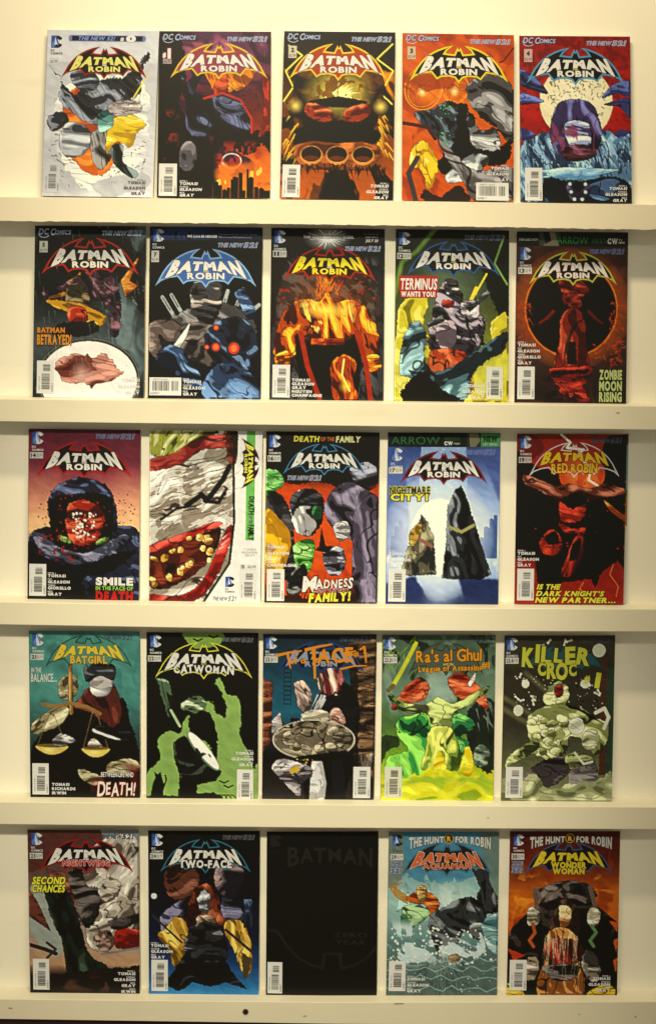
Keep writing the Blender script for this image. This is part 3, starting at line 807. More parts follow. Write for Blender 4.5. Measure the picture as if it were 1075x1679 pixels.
def art_bandage(s):
    s.bg((0, (226, 220, 198)), (150, (222, 216, 194)))
    c = [(0, 0), (77, 0), (75, 30), (76, 80), (72, 116), (48, 152), (0, 152)]
    m = s.mask(c, .8)
    wh = ((140, 126, 100), (196, 186, 160), (226, 220, 200))
    s.fill(m, wh, f=.09, ang=-22, st=5, inkc=(60, 40, 30), line=.8)
    s.strokes(80, (0, 30, 72, 90), (86, 66, 52), 16, .4, -24, 14, .7)
    s.strokes(60, (0, 30, 72, 90), (238, 234, 216), 14, .6, -24, 10, .8)
    s.blob([(0, 0), (60, 0), (40, 12), (16, 24), (0, 20)], ((70, 76, 14), (150, 150, 50), (206, 200, 120)), rough=2, f=.16, ang=-60, st=5)
    s.blob([(0, 26), (22, 20), (44, 6), (74, 4), (70, 14), (46, 18), (28, 30), (0, 36)], ((80, 8, 8), (140, 24, 18), (176, 60, 44)), rough=1.5, f=.07, ang=-20, st=4)
    s.blob([(68, 0), (78, 0), (77, 28), (70, 26)], ((40, 8, 6), (90, 26, 16), (130, 50, 30)), rough=1)
    s.path([(34, 66), (46, 58), (52, 60), (64, 42), (70, 30)], K, 2.4, jag=2); s.path([(50, 60), (60, 62), (66, 56)], K, 1.6, jag=2); s.path([(12, 80), (26, 70), (34, 66)], K, 1.2, jag=2)
    s.strokes(20, (0, 100, 24, 110), (50, 36, 28), 20, .8, -20, 20)
    s.blob([(0, 104), (26, 94), (54, 84), (64, 86), (60, 104), (44, 124), (18, 138), (0, 136)], ((24, 6, 4), (76, 20, 10), (120, 40, 18)), rough=1.5, f=.08, ang=-20)
    s.blob([(0, 102), (26, 92), (58, 80), (64, 84), (30, 97), (0, 108)], ((120, 12, 8), (176, 28, 16), (206, 70, 50)), rough=1, f=.05, ang=-22)
    s.blob([(0, 150), (0, 144), (30, 144), (50, 128), (66, 92), (74, 82), (72, 100), (60, 130), (40, 150)], ((120, 12, 8), (176, 28, 16), (206, 70, 50)), rough=1.5, f=.06, ang=-50)
    rr = random.Random(5)
    for i in range(26):
        u, v = rr.uniform(2, 58), 0
        v = 124 - u * .42 + rr.uniform(-14, 14)
        if u + v < 168 and v > 92:
            s.ell(u, v, rr.uniform(1.8, 4.2), rr.uniform(1.8, 4.2), 0, rr.uniform(-60, 60), 1.2, pal=((130, 80, 20), (196, 146, 50), (224, 196, 110)), f=.14, line=.2, inkc=(50, 24, 8))
    s.strokes(12, (62, 60, 76, 110), (216, 208, 186), 10, .5, -40, 20)
    s.path([(76, 0), (75, 30), (76, 80), (72, 116), (48, 152)], (34, 24, 18), 1.1, jag=.4)
    s.flat([(86.5, 0), (94, 0), (94, 96), (86.5, 96)], (104, 176, 74))
def art_clash(s):
    s.bg((0, K), (36, K), (50, (196, 62, 10)), (110, (210, 78, 14)), (130, (196, 62, 10)), (146, (40, 12, 6)), n=8)
    s.flat([(0, 0), (100, 0), (100, 44), (76, 52), (50, 44), (26, 46), (0, 40)], K, 4, smooth=True)
    s.cloud((160, 36, 8), .04, .5, .7, 0, 1, .6, (0, 44, 100, 130, 4))
    s.strokes(46, (16, 132, 70, 146), (220, 70, 10), 14, 1.0, -80, 20)
    s.blob([(0, 34), (12, 36), (16, 46), (6, 54), (0, 56)], ((20, 60, 20), (60, 130, 50), (120, 180, 90)), rough=2, f=.25)
    s.blob([(74, 32), (88, 26), (98, 32), (96, 46), (82, 46)], ((16, 16, 18), (66, 64, 68), (140, 138, 140)), rough=2, f=.25)
    s.blob([(0, 60), (12, 54), (24, 74), (26, 96), (30, 116), (20, 130), (0, 120)], ((10, 10, 10), (30, 30, 28), (70, 68, 62)), rough=2)
    s.blob([(0, 70), (12, 76), (22, 88), (22, 106), (14, 122), (0, 122)], ((170, 116, 10), (222, 170, 20), (240, 200, 50)), rough=1.5, f=.04, ang=50, line=.3, inkc=(110, 70, 6))
    s.blob([(22, 60), (34, 50), (48, 54), (52, 66), (48, 84), (38, 92), (26, 86)], ((14, 12, 10), (150, 146, 134), (214, 208, 192)), rough=3, f=.09, ang=70)
    s.blob([(22, 58), (36, 50), (50, 56), (46, 64), (30, 66), (24, 74)], ((8, 8, 8), (16, 16, 16), (60, 60, 60)), rough=2)
    s.blob([(42, 66), (50, 66), (50, 76), (42, 76)], ((20, 60, 30), (60, 130, 66), (120, 170, 110)), rough=1.5)
    s.blob([(52, 66), (60, 50), (76, 44), (92, 52), (100, 60), (100, 96), (82, 96), (70, 92), (60, 84), (54, 76)], ((24, 20, 26), (62, 54, 64), (118, 108, 118)), rough=2, f=.06, ang=60)
    s.blob([(60, 82), (72, 78), (76, 88), (66, 96)], ((100, 96, 90), (190, 184, 170), (224, 218, 202)), rough=2, f=.25)
    s.blob([(80, 66), (100, 60), (100, 152), (84, 152), (78, 128), (78, 96)], ((22, 18, 24), (70, 60, 72), (116, 104, 116)), rough=1.5, f=.07, ang=75, st=6)
    s.blob([(26, 98), (42, 94), (44, 104), (40, 122), (30, 128), (26, 112)], ((30, 84, 20), (92, 160, 60), (160, 206, 110)), rough=1.5, f=.1)
    s.blob([(32, 116), (38, 122), (32, 138), (22, 142), (20, 130)], ((10, 10, 10), (24, 24, 22), (120, 116, 106)), rough=2, f=.2)
    s.blob([(52, 104), (66, 100), (72, 110), (68, 124), (56, 124)], ((20, 18, 22), (80, 76, 82), (170, 166, 166)), rough=2, f=.25)
    s.poly([(48, 100), (50, 84), (54, 100), (62, 100), (56, 106), (44, 104)], ((20, 10, 10), (70, 30, 30), (100, 50, 50)))
def art_white_city(s):
    s.bg((0, (40, 60, 110)), (16, (54, 76, 130)), (60, (150, 174, 206)), (100, (214, 222, 226)), (128, (150, 176, 206)), (150, (30, 44, 80)))
    s.flat([(30, 12), (70, 12), (72, 60), (28, 60)], (150, 178, 202), 1, k=.9); s.strokes(60, (32, 14, 68, 50), (206, 220, 226), 3, .5, 0, 3)
    s.flat([(80, 10), (100, 10), (100, 60)], (70, 90, 150), k=.8, soft=4)
    s.flat([(0, 12), (14, 12), (22, 90), (0, 110)], (60, 84, 140), k=.7, soft=3)
    s.city(92, 20, (66, 92, 140), 4, 24, (3, 5), 110); s.city(92, 22, (70, 96, 146), 78, 98, (3, 5), 110)
    s.glow(46, 92, 50, 56, (240, 240, 232), 1, .5); s.ell(47, 92, 26, 34, (244, 242, 232)); s.ell(47, 92, 28, 36, (206, 216, 216), ring=.05)
    s.flat([(0, 132), (26, 126), (40, 150), (0, 152)], (36, 52, 96), 2, soft=3); s.flat([(64, 126), (100, 128), (100, 152), (72, 152)], (34, 48, 90), 2, soft=3)
    s.poly([(54, 66), (60, 50), (66, 46), (72, 60), (77, 74), (84, 96), (94, 124), (84, 128), (50, 128), (53, 96)], ((13, 13, 14), (40, 42, 44), (120, 124, 122)), rough=2, f=.12, ang=70, bias=-.06)
    s.poly([(26, 84), (31, 72), (36, 78), (42, 92), (45, 124), (12, 126), (18, 104)], ((40, 40, 34), (92, 86, 62), (150, 140, 100)), rough=2, f=.12, ang=80)
    s.blob([(20, 90), (28, 80), (32, 84), (24, 100)], ((120, 90, 20), (180, 140, 50), (206, 170, 90)), rough=1)
    s.path([(56, 84), (66, 86), (78, 82)], (150, 146, 80), 1.4, jag=1.5); s.path([(30, 94), (40, 100)], (140, 90, 70), 1.6, jag=1)
    s.cloud((240, 242, 236), .1, .56, .7, 10, 2, .7, (0, 108, 100, 134, 4)); s.glow(48, 140, 18, 22, (206, 220, 226), .6)
def art_red_storm(s):
    s.bg((0, (150, 24, 12)), (30, (186, 34, 14)), (110, (150, 24, 12)), (150, (176, 30, 14)))
    s.flat([(0, 0), (14, 0), (24, 14), (0, 30)], (120, 18, 10), 3, smooth=True)
    s.flat([(82, 2), (100, 0), (100, 120), (94, 112), (80, 122), (74, 136), (70, 128), (40, 132), (24, 148), (20, 126), (18, 110), (0, 110), (0, 14), (10, 24), (20, 30), (60, 36), (76, 18)], K, 2)
    s.ell(60, 36, 21, 18, (206, 70, 20)); s.glow(62, 38, 20, 18, (240, 150, 60), .9); s.cloud((200, 60, 20), .15, .5, .6, 0, 1, .8, (42, 22, 80, 50, 2))
    s.path([(40, 0), (48, 8), (46, 12), (60, 14), (56, 20), (68, 30), (66, 40), (74, 46)], (250, 236, 200), 1.0, jag=1)
    br = ((50, 12, 8), (110, 42, 26), (170, 96, 66))
    s.blob([(6, 36), (20, 40), (36, 46), (50, 44), (66, 48), (82, 44), (98, 48), (98, 54), (80, 56), (66, 60), (60, 72), (44, 74), (38, 60), (24, 52), (8, 44)], br, rough=2, f=.12, ang=10)
    s.flat([(42, 56), (60, 52), (66, 66), (56, 72), (46, 68)], K, 3, smooth=True)
    rd = ((70, 10, 6), (150, 28, 14), (190, 50, 26))
    s.blob([(40, 60), (50, 66), (64, 62), (60, 76), (44, 78), (40, 70)], rd, rough=3, f=.2); s.blob([(40, 78), (52, 84), (64, 82), (60, 90), (44, 86)], rd, rough=2, f=.2)
    s.blob([(24, 92), (34, 84), (42, 92), (42, 104), (30, 108), (22, 100)], rd, rough=2, f=.12); s.flat([(28, 90), (36, 86), (40, 96), (30, 98)], K, 2, smooth=True)
    s.blob([(54, 92), (62, 88), (62, 108), (50, 126), (42, 124), (46, 112)], rd, rough=2, f=.12, ang=100); s.flat([(52, 98), (60, 92), (58, 108), (50, 112)], K, 2, smooth=True)
    s.poly([(78, 56), (94, 68), (100, 72), (100, 78), (86, 68)], ((150, 60, 8), (214, 120, 20), (236, 170, 60)), rough=.5)
    s.path([(92, 116), (88, 126), (94, 134), (92, 144)], (220, 110, 40), .4, jag=2); s.path([(62, 130), (58, 138), (66, 142)], (220, 110, 40), .4, jag=2)
    s.dots(14, (8, 64, 96, 104), (200, 40, 20), (.3, 1.0), .6)
def art_scales(s):
    s.bg((0, (66, 130, 112)), (60, (60, 120, 104)), (100, (40, 66, 60)), (150, K), n=8)
    s.glow(50, 30, 70, 60, (96, 160, 136), .6)
    s.cloud((46, 96, 86), .05, .5, .75, 0, 1, .5, (0, 0, 100, 80, 4))
    s.flat([(10, 92), (30, 72), (44, 62), (84, 60), (92, 84), (100, 110), (100, 152), (0, 152), (0, 110)], K, 3, smooth=True)
    s.blob([(46, 60), (54, 50), (66, 46), (78, 50), (84, 74), (76, 86), (64, 78), (52, 72), (40, 68)], ((40, 12, 8), (86, 32, 20), (124, 56, 36)), rough=2.5, f=.09, ang=60, st=4)
    s.blob([(54, 34), (66, 30), (76, 36), (74, 54), (64, 60), (56, 54)], ((130, 124, 112), (176, 166, 150), (206, 198, 182)), rough=1.5, f=.08, line=.3)
    s.blob([(50, 32), (64, 27), (78, 32), (76, 44), (64, 40), (52, 46)], ((14, 16, 16), (40, 44, 44), (104, 104, 100)), rough=1.5, f=.12)
    tn = ((70, 62, 36), (140, 128, 84), (186, 176, 130))
    s.blob([(2, 84), (14, 74), (30, 66), (36, 72), (28, 84), (10, 92), (2, 92)], tn, rough=2, f=.12, ang=-30)
    s.blob([(28, 44), (38, 38), (44, 46), (42, 58), (30, 62), (26, 54)], tn, rough=1.5, f=.2)
    s.poly([(35, 22), (39, 22), (40, 74), (38, 76), (36, 74)], ((70, 46, 14), (130, 90, 34), (180, 140, 70)), rough=.3, ang=90)
    s.path([(12, 66), (24, 68), (38, 65), (52, 68), (64, 74)], (140, 102, 50), 1.6)
    for cx, cy, rx in ((20, 105, 14), (60, 107, 12)):
        s.path([(cx - (0 if cx < 40 else 2), 70), (cx - rx, cy)], (120, 96, 50), .25); s.path([(cx, 70), (cx + rx, cy)], (120, 96, 50), .25)
        s.flat([(cx - rx, cy - 2), (cx + rx, cy - 2), (cx + rx * .6, cy + 4), (cx, cy + 6), (cx - rx * .6, cy + 4)], (200, 172, 76), .3, smooth=True)
        s.glow(cx - 2, cy + 2, 8, 4, (240, 220, 130), .8); s.ell(cx, cy - 2, rx, 1.6, (110, 88, 30))
    s.blob([(20, 98), (30, 92), (42, 98), (34, 102), (24, 104)], ((50, 48, 44), (120, 116, 106), (186, 180, 166)), rough=2, f=.3); s.blob([(52, 104), (58, 96), (66, 104)], ((100, 80, 60), (170, 140, 110), (220, 210, 190)), rough=1.5, f=.3)
    s.blob([(56, 88), (66, 84), (84, 88), (96, 92), (84, 98), (68, 96)], ((9, 9, 9), (36, 36, 34), (200, 196, 180)), rough=3, f=.16, ang=15, bias=-.06)
    s.blob([(70, 120), (84, 114), (98, 116), (98, 126), (80, 130), (72, 128)], tn, rough=1.5, f=.14); s.blob([(44, 124), (56, 126), (68, 134), (58, 138), (46, 132)], tn, rough=1.5, f=.14)
    s.cloud((120, 20, 14), .06, .52, .7, 70, 2, .7, (0, 120, 100, 150, 8))
def art_green_cloud(s):
    s.bg((0, K), (150, (10, 12, 8)))
    gr = (128, 158, 74)
    s.flat([(0, 150), (0, 128), (12, 114), (10, 96), (20, 88), (30, 90), (36, 76), (50, 66), (60, 46), (66, 40), (72, 54), (82, 58), (86, 76), (84, 90), (90, 104), (100, 118), (100, 150)], gr, 3, .12, smooth=True)
    s.flat([(34, 0), (66, 0), (68, 8), (56, 14), (44, 14), (36, 8)], (120, 150, 60), 2, smooth=True)
    s.poly([(8, 40), (20, 44), (24, 64), (20, 78), (14, 60)], ((16, 22, 14), (74, 96, 62), (150, 170, 130)), rough=3, f=.1, ang=70, st=4)
    s.path([(22, 70), (30, 84)], (150, 170, 120), 1.2, True)
    s.flat([(26, 48), (60, 46), (72, 66), (68, 76), (56, 62), (40, 70), (28, 70)], K, 4, smooth=True)
    s.blob([(30, 68), (36, 60), (48, 56), (54, 64), (50, 72), (42, 74)], ((14, 18, 12), (84, 104, 66), (196, 206, 160)), rough=3, f=.16)
    s.flat([(40, 74), (54, 70), (60, 78), (64, 96), (62, 118), (56, 100), (42, 92), (38, 84)], K, 3, smooth=True)
    s.poly([(24, 98), (34, 92), (68, 124), (62, 132), (46, 136), (44, 152), (28, 152), (30, 130), (24, 110)], ((8, 8, 7), (14, 16, 12), (60, 70, 50)), rough=2, f=.1, bias=-.08)
    s.ell(51, 106, 22, 5.5, (100, 120, 84), 50); s.ell(51.5, 105.5, 21, 4.6, (232, 228, 208), 50); s.cloud((20, 22, 16), .2, .56, .6, 50, 2, .9, (44, 98, 58, 114, 1))
    # a cat on the roof edge, wires and birds
    s.flat([(4, 144), (6, 134), (8, 130), (7, 125), (10, 127), (13, 125), (14, 130), (16, 136), (15, 148), (4, 148)], K, .4); s.path([(15, 140), (18, 132), (17, 128)], K, .7)
    s.flat([(0, 146), (30, 146), (60, 142), (70, 148), (76, 152), (0, 152)], K, 2)
    for q in range(5):
        s.ell(60 + q * 4, 148, 5, 4, K, 0, ring=.2)
    for u, v in ((70, 134), (74, 138), (46, 8), (60, 5)):
        s.path([(u - 4, v - 2), (u, v), (u + 4, v - 2)], K, .7)
    s.flat([(92, 0), (100, 0), (100, 116), (90, 100), (86, 84), (84, 60), (80, 50)], K, 3, smooth=True)
def art_alley_dish(s):
    s.bg((0, (24, 38, 44)), (30, (22, 62, 74)), (70, (26, 90, 104)), (96, (20, 40, 46)), (110, K), (150, (54, 46, 42)))
    br = ((60, 26, 14), (112, 56, 32), (150, 90, 56))
    s.poly([(0, 40), (9, 44), (8, 98), (0, 106)], br, f=.25, st=3); s.poly([(74, 8), (100, 4), (100, 130), (82, 120), (78, 40)], ((30, 22, 14), (80, 56, 36), (130, 96, 60)), rough=2, f=.22, st=3)
    s.strokes(60, (80, 14, 98, 120), K, 8, .5, 4, 8); s.flat([(76, 10), (84, 10), (86, 120), (80, 120)], K, 3, k=.8)
    for x in (19, 25):
        s.path([(x, 30), (x, 64)], (14, 24, 28), .5)
    for v in range(31, 64, 4):
        s.path([(19, v), (25, v)], (14, 24, 28), .4)
    s.city(84, 10, (10, 16, 20), 10, 34, (2, 4), 96)
    s.poly([(8, 78), (16, 70), (18, 84), (8, 90)], ((90, 80, 70), (150, 140, 124), (180, 172, 156)), f=.2)
    bk = ((11, 10, 10), (22, 21, 22), (60, 58, 60))
    s.blob([(48, 58), (60, 46), (74, 44), (84, 56), (86, 84), (70, 92), (56, 80), (42, 76)], bk, rough=2, f=.07)
    s.blob([(48, 40), (56, 28), (68, 30), (72, 42), (64, 54), (52, 52)], ((90, 34, 30), (170, 92, 76), (206, 176, 146)), rough=5, f=.16, ang=70)
    s.blob([(28, 46), (36, 42), (44, 58), (40, 70), (32, 66)], ((60, 50, 44), (124, 104, 88), (180, 156, 132)), rough=3, f=.14, ang=60)
    s.poly([(34, 72), (44, 68), (42, 80), (34, 80)], ((150, 146, 136), (206, 202, 188), (220, 216, 204)))
    s.ell(48, 74, 13, 6.5, 0, 0, .5, pal=((90, 82, 62), (140, 130, 100), (186, 176, 144)), f=.2)
    s.strokes(14, (48, 52, 56, 60), (206, 204, 190), 16, .6, 115, 10)
    s.blob([(60, 70), (68, 66), (74, 80), (62, 84)], ((110, 70, 56), (170, 124, 100), (206, 170, 144)), rough=1.5, f=.2)
    s.ell(46, 95, 37, 18, (150, 140, 110)); s.ell(46, 94, 35.5, 16.8, 0, 0, pal=((50, 42, 30), (104, 92, 68), (156, 142, 110)), f=.12, st=3, line=.8)
    for q in range(12):
        a = q * .524 + .3; s.ell(46 + 23 * math.cos(a), 94 + 10 * math.sin(a), 6, 4, 0, 40 * math.sin(a), .6, pal=((70, 60, 42), (128, 114, 84), (172, 158, 124)), f=.2)
    s.ell(46, 95, 37, 18, (190, 180, 150), ring=.03)
    s.flat([(30, 110), (76, 104), (82, 118), (72, 152), (40, 152)], K, 1.5)
    s.poly([(44, 114), (54, 114), (58, 134), (56, 152), (42, 152)], ((170, 164, 148), (214, 208, 192), (228, 224, 210)), rough=.6, line=.2); s.flat([(62, 114), (72, 112), (76, 152), (64, 152)], (24, 22, 24), 1)
    s.blob([(8, 120), (16, 112), (30, 114), (44, 120), (44, 128), (36, 134), (34, 146), (26, 140), (16, 130)], ((60, 54, 50), (140, 130, 122), (190, 180, 170)), rough=2, f=.16); s.strokes(20, (8, 112, 40, 134), (30, 24, 22), 14, .6, 20, 60); s.flat([(24, 122), (32, 118), (34, 122), (26, 126)], (196, 160, 30), 1)
    s.poly([(87, 108), (100, 106), (99, 122), (90, 124)], ((50, 40, 32), (100, 84, 68), (150, 130, 106)), f=.2, ang=90); s.dots(10, (30, 112, 46, 118), (220, 170, 70), (.3, .8))
def art_green_vapour(s):
    s.bias = .09
    s.bg((0, (70, 92, 64)), (50, (96, 122, 92)), (80, (70, 104, 50)), (110, (120, 160, 30)), (128, (204, 200, 24)), (150, (200, 196, 20)), n=10)
    s.cloud((120, 140, 112), .07, .5, .65, 60, 2, .8, (0, 0, 100, 70, 6)); s.cloud((26, 34, 22), .08, .55, .62, 80, 2, .9, (0, 0, 100, 100, 6))
    s.flat([(40, 24), (60, 24), (66, 60), (40, 60)], (150, 170, 146), 4, k=.7, soft=5)
    s.flat([(78, 66), (100, 60), (100, 120), (84, 116), (76, 90)], (22, 28, 20), 4, smooth=True, k=.9)
    s.strokes(20, (84, 50, 98, 80), (110, 120, 100), 14, .7, 70, 20); s.strokes(30, (2, 2, 34, 30), (120, 150, 40), 14, .6, 110, 24)
    s.path([(10, 46), (18, 32), (30, 8)], (190, 190, 40), 1.8); s.path([(10, 46), (6, 50)], (110, 90, 40), 2)
    rd = ((100, 20, 8), (170, 52, 18), (200, 96, 50))
    s.blob([(24, 44), (34, 38), (42, 46), (38, 58), (24, 62), (12, 68), (10, 62)], rd, rough=2.5, f=.14); s.blob([(58, 40), (70, 34), (82, 42), (92, 54), (94, 68), (84, 60), (66, 56)], rd, rough=2.5, f=.14)
    s.poly([(76, 44), (84, 32), (83, 40), (78, 48)], ((170, 168, 140), (220, 214, 180), (230, 226, 200)))
    gn = ((24, 60, 30), (70, 130, 50), (150, 190, 80))
    s.blob([(14, 76), (28, 72), (40, 70), (48, 90), (44, 120), (26, 134), (4, 136), (6, 110), (24, 104), (14, 90)], ((16, 70, 34), (50, 150, 60), (130, 200, 70)), rough=3, f=.06, ang=60)
    s.blob([(64, 72), (80, 76), (82, 84), (70, 92), (78, 96), (70, 110), (60, 100)], ((14, 50, 30), (40, 120, 60), (110, 180, 80)), rough=3, f=.08)
    s.blob([(8, 54), (24, 62), (40, 62), (50, 56), (62, 62), (76, 56), (92, 46), (94, 50), (80, 62), (64, 70), (62, 84), (46, 86), (40, 72), (22, 70), (8, 60)], ((50, 60, 24), (110, 124, 60), (170, 180, 96)), rough=2, f=.1)
    s.blob([(44, 84), (62, 84), (70, 104), (70, 120), (60, 122), (54, 104), (48, 122), (36, 120), (40, 100)], ((60, 80, 20), (120, 146, 40), (190, 200, 80)), rough=2, f=.09, ang=85)
    s.blob([(46, 122), (52, 104), (58, 122)], ((180, 150, 10), (220, 190, 20), (236, 214, 50)), rough=1.5, inkc=(190, 160, 10)); s.blob([(70, 122), (76, 100), (82, 112), (80, 128)], ((180, 150, 10), (220, 190, 20), (236, 214, 50)), rough=2.5, inkc=(190, 160, 10))
    s.blob([(82, 106), (88, 98), (96, 104), (94, 118), (84, 118)], ((40, 50, 36), (84, 100, 76), (130, 146, 110)), rough=2, f=.25)
    s.blob([(0, 132), (24, 128), (38, 122), (56, 120), (78, 126), (100, 132), (100, 152), (0, 152)], ((140, 160, 24), (200, 198, 22), (216, 210, 40)), rough=6, rf=.1, f=.05, line=0, edge=.2, inkc=(120, 140, 20)); s.cloud((130, 170, 40), .06, .54, .72, 0, 1.5, .7, (0, 118, 100, 144, 6))
    s.flat([(0, 92), (14, 92), (16, 100), (6, 104), (0, 116)], (26, 40, 22), 2, smooth=True, k=.8)
def art_boulder_swamp(s):
    s.bias = .10
    s.bg((0, (60, 54, 32)), (40, (52, 44, 28)), (80, (52, 48, 32)), (120, (96, 100, 58)), (150, (140, 142, 92)), n=10)
    for a in ((0, 56, 60, 92), (20, 34, 50, 60), (0, 66, 30, 84)):
        s.path([(a[0], a[1]), (a[2], a[3])], (110, 108, 62), 2.2, soft=4, k=.7)
    s.flat([(88, 20), (94, 20), (94, 126), (88, 126)], (80, 40, 20), 1); s.flat([(93, 30), (100, 30), (100, 130), (94, 126)], (40, 62, 42), 1)
    s.dots(70, (10, 36, 90, 70), (190, 190, 150), (.2, .8)); s.bones(14, (12, 36, 92, 72)); s.bones(4, (20, 4, 62, 12)); s.ell(86, 14, 6, 6, (206, 204, 166)); s.ell(20, 44, 3.4, 3.8, (206, 204, 166)); s.ell(14, 68, 4.4, 5, (206, 204, 166)); s.ell(74, 44, 4.4, 4, (206, 204, 166)); s.dots(10, (12, 40, 88, 70), K, (.8, 1.2))
    gp = ((50, 54, 22), (126, 132, 66), (196, 196, 128))
    s.blob([(36, 58), (44, 44), (54, 42), (60, 52), (56, 62), (44, 66)], gp, rough=3, f=.2); s.blob([(46, 48), (53, 44), (54, 54), (48, 56)], ((60, 6, 6), (140, 16, 14), (180, 60, 50)), rough=1.5)
    s.blob([(22, 76), (34, 66), (52, 62), (72, 66), (84, 74), (96, 80), (94, 98), (84, 108), (72, 94), (60, 92), (58, 106), (40, 112), (26, 98)], gp, rough=2, f=.09, ang=10, line=.9)
    rr = random.Random(8)
    for i in range(26):
        u = rr.uniform(26, 58); v = rr.uniform(74, 106)
        s.ell(u, v, rr.uniform(3.5, 6), rr.uniform(2.6, 4), 0, rr.uniform(-20, 20), .8, pal=((84, 90, 40), (150, 154, 82), (206, 204, 140)), f=.14, line=.2, inkc=(36, 38, 14))
    s.ell(67, 82, 7.5, 8, 0, 0, .8, pal=((110, 110, 80), (176, 174, 136), (214, 210, 176)), f=.06, line=.2); s.ell(80, 94, 8, 10, 0, 20, .8, pal=((84, 90, 50), (150, 152, 100), (204, 202, 154)), f=.1)
    s.blob([(4, 112), (12, 104), (26, 96), (34, 100), (22, 110), (10, 116), (4, 120)], gp, rough=2, f=.16)
    s.blob([(20, 126), (40, 112), (58, 110), (62, 122), (46, 136), (24, 136)], ((18, 14, 14), (62, 52, 50), (104, 92, 86)), rough=2, f=.08); s.blob([(58, 108), (72, 106), (84, 112), (76, 122), (62, 120)], ((30, 32, 14), (84, 90, 44), (150, 152, 90)), rough=3, f=.2)
    s.blob([(62, 122), (84, 116), (86, 134), (64, 138)], ((40, 36, 32), (84, 78, 70), (120, 112, 100)), rough=1.5, f=.2)
    s.path([(84, 70), (92, 66), (96, 74), (92, 84)], (206, 204, 170), 1.6); s.path([(66, 106), (74, 116), (82, 114)], (200, 198, 160), 1.0)
    s.blob([(0, 128), (14, 132), (30, 124), (40, 138), (60, 134), (88, 130), (96, 122), (100, 124), (100, 152), (0, 152)], ((100, 104, 58), (146, 148, 96), (176, 176, 124)), rough=5, rf=.14, f=.06, st=4, line=.4, inkc=(90, 92, 50))
def art_dust_cliff(s):
    s.bg((0, (74, 44, 34)), (40, (100, 70, 54)), (90, (150, 130, 104)), (124, (176, 134, 92)), (132, (70, 44, 30)), (150, (26, 20, 14)))
    s.flat([(0, 0), (100, 0), (70, 8), (44, 10), (20, 34), (0, 40)], (92, 46, 34), 2)
    s.flat([(4, 46), (14, 56), (24, 84), (30, 110), (20, 116), (0, 90)], (146, 150, 130), 2, smooth=True)
    s.flat([(66, 0), (100, 0), (100, 14), (84, 12), (72, 16)], (130, 146, 140), 2, k=.8)
    tn = ((94, 80, 64), (160, 146, 122), (198, 186, 160))
    s.blob([(60, 14), (100, 10), (100, 100), (84, 96), (70, 70), (62, 40)], tn, rough=4, f=.07, ang=-60, st=4)
    s.blob([(44, 44), (60, 40), (74, 50), (92, 64), (96, 80), (80, 88), (64, 110), (54, 106), (52, 90), (66, 80), (56, 66), (46, 60)], tn, rough=4, f=.1, ang=-40)
    s.blob([(38, 38), (48, 36), (52, 50), (66, 56), (62, 80), (50, 90), (42, 66), (36, 50)], ((12, 11, 10), (34, 30, 27), (90, 80, 70)), rough=4, f=.16)
    s.blob([(62, 50), (74, 44), (84, 50), (80, 62), (68, 66)], ((100, 84, 66), (180, 168, 142), (206, 196, 170)), rough=3, f=.2)
    s.blob([(72, 84), (88, 80), (100, 76), (100, 84), (80, 92)], ((12, 10, 10), (30, 26, 24), (70, 60, 52)), rough=2)
    s.blob([(80, 92), (100, 92), (100, 106), (88, 110), (78, 106)], ((100, 14, 8), (166, 30, 14), (190, 60, 40)), rough=2.5, f=.08)
    s.blob([(60, 96), (72, 92), (78, 104), (70, 112), (62, 108)], ((20, 14, 12), (90, 66, 52), (150, 120, 100)), rough=2.5, f=.2)
    s.path([(0, 106), (14, 110), (24, 114)], (44, 28, 22), 1.8); s.path([(16, 104), (24, 110), (16, 118)], (60, 36, 28), 1.2); s.path([(66, 114), (100, 108)], (120, 116, 104), 1.0)
    s.poly([(0, 54), (8, 66), (20, 94), (6, 84), (0, 80)], ((70, 30, 20), (110, 52, 36), (130, 70, 50)), rough=1)
    s.poly([(16, 36), (34, 40), (44, 70), (34, 66), (28, 60)], ((80, 36, 26), (120, 60, 44), (140, 80, 60)), rough=1)
    s.blob([(14, 50), (34, 56), (44, 76), (50, 100), (56, 116), (70, 124), (70, 132), (46, 136), (34, 130), (30, 104), (20, 80)], ((10, 13, 9), (22, 34, 22), (50, 66, 46)), rough=2, f=.06, ang=65)
    s.flat([(0, 134), (30, 132), (60, 128), (100, 124), (100, 152), (0, 152)], (26, 19, 13), 3); s.cloud((96, 60, 40), .05, .52, .66, -10, 3, .8, (0, 128, 100, 148, 4))
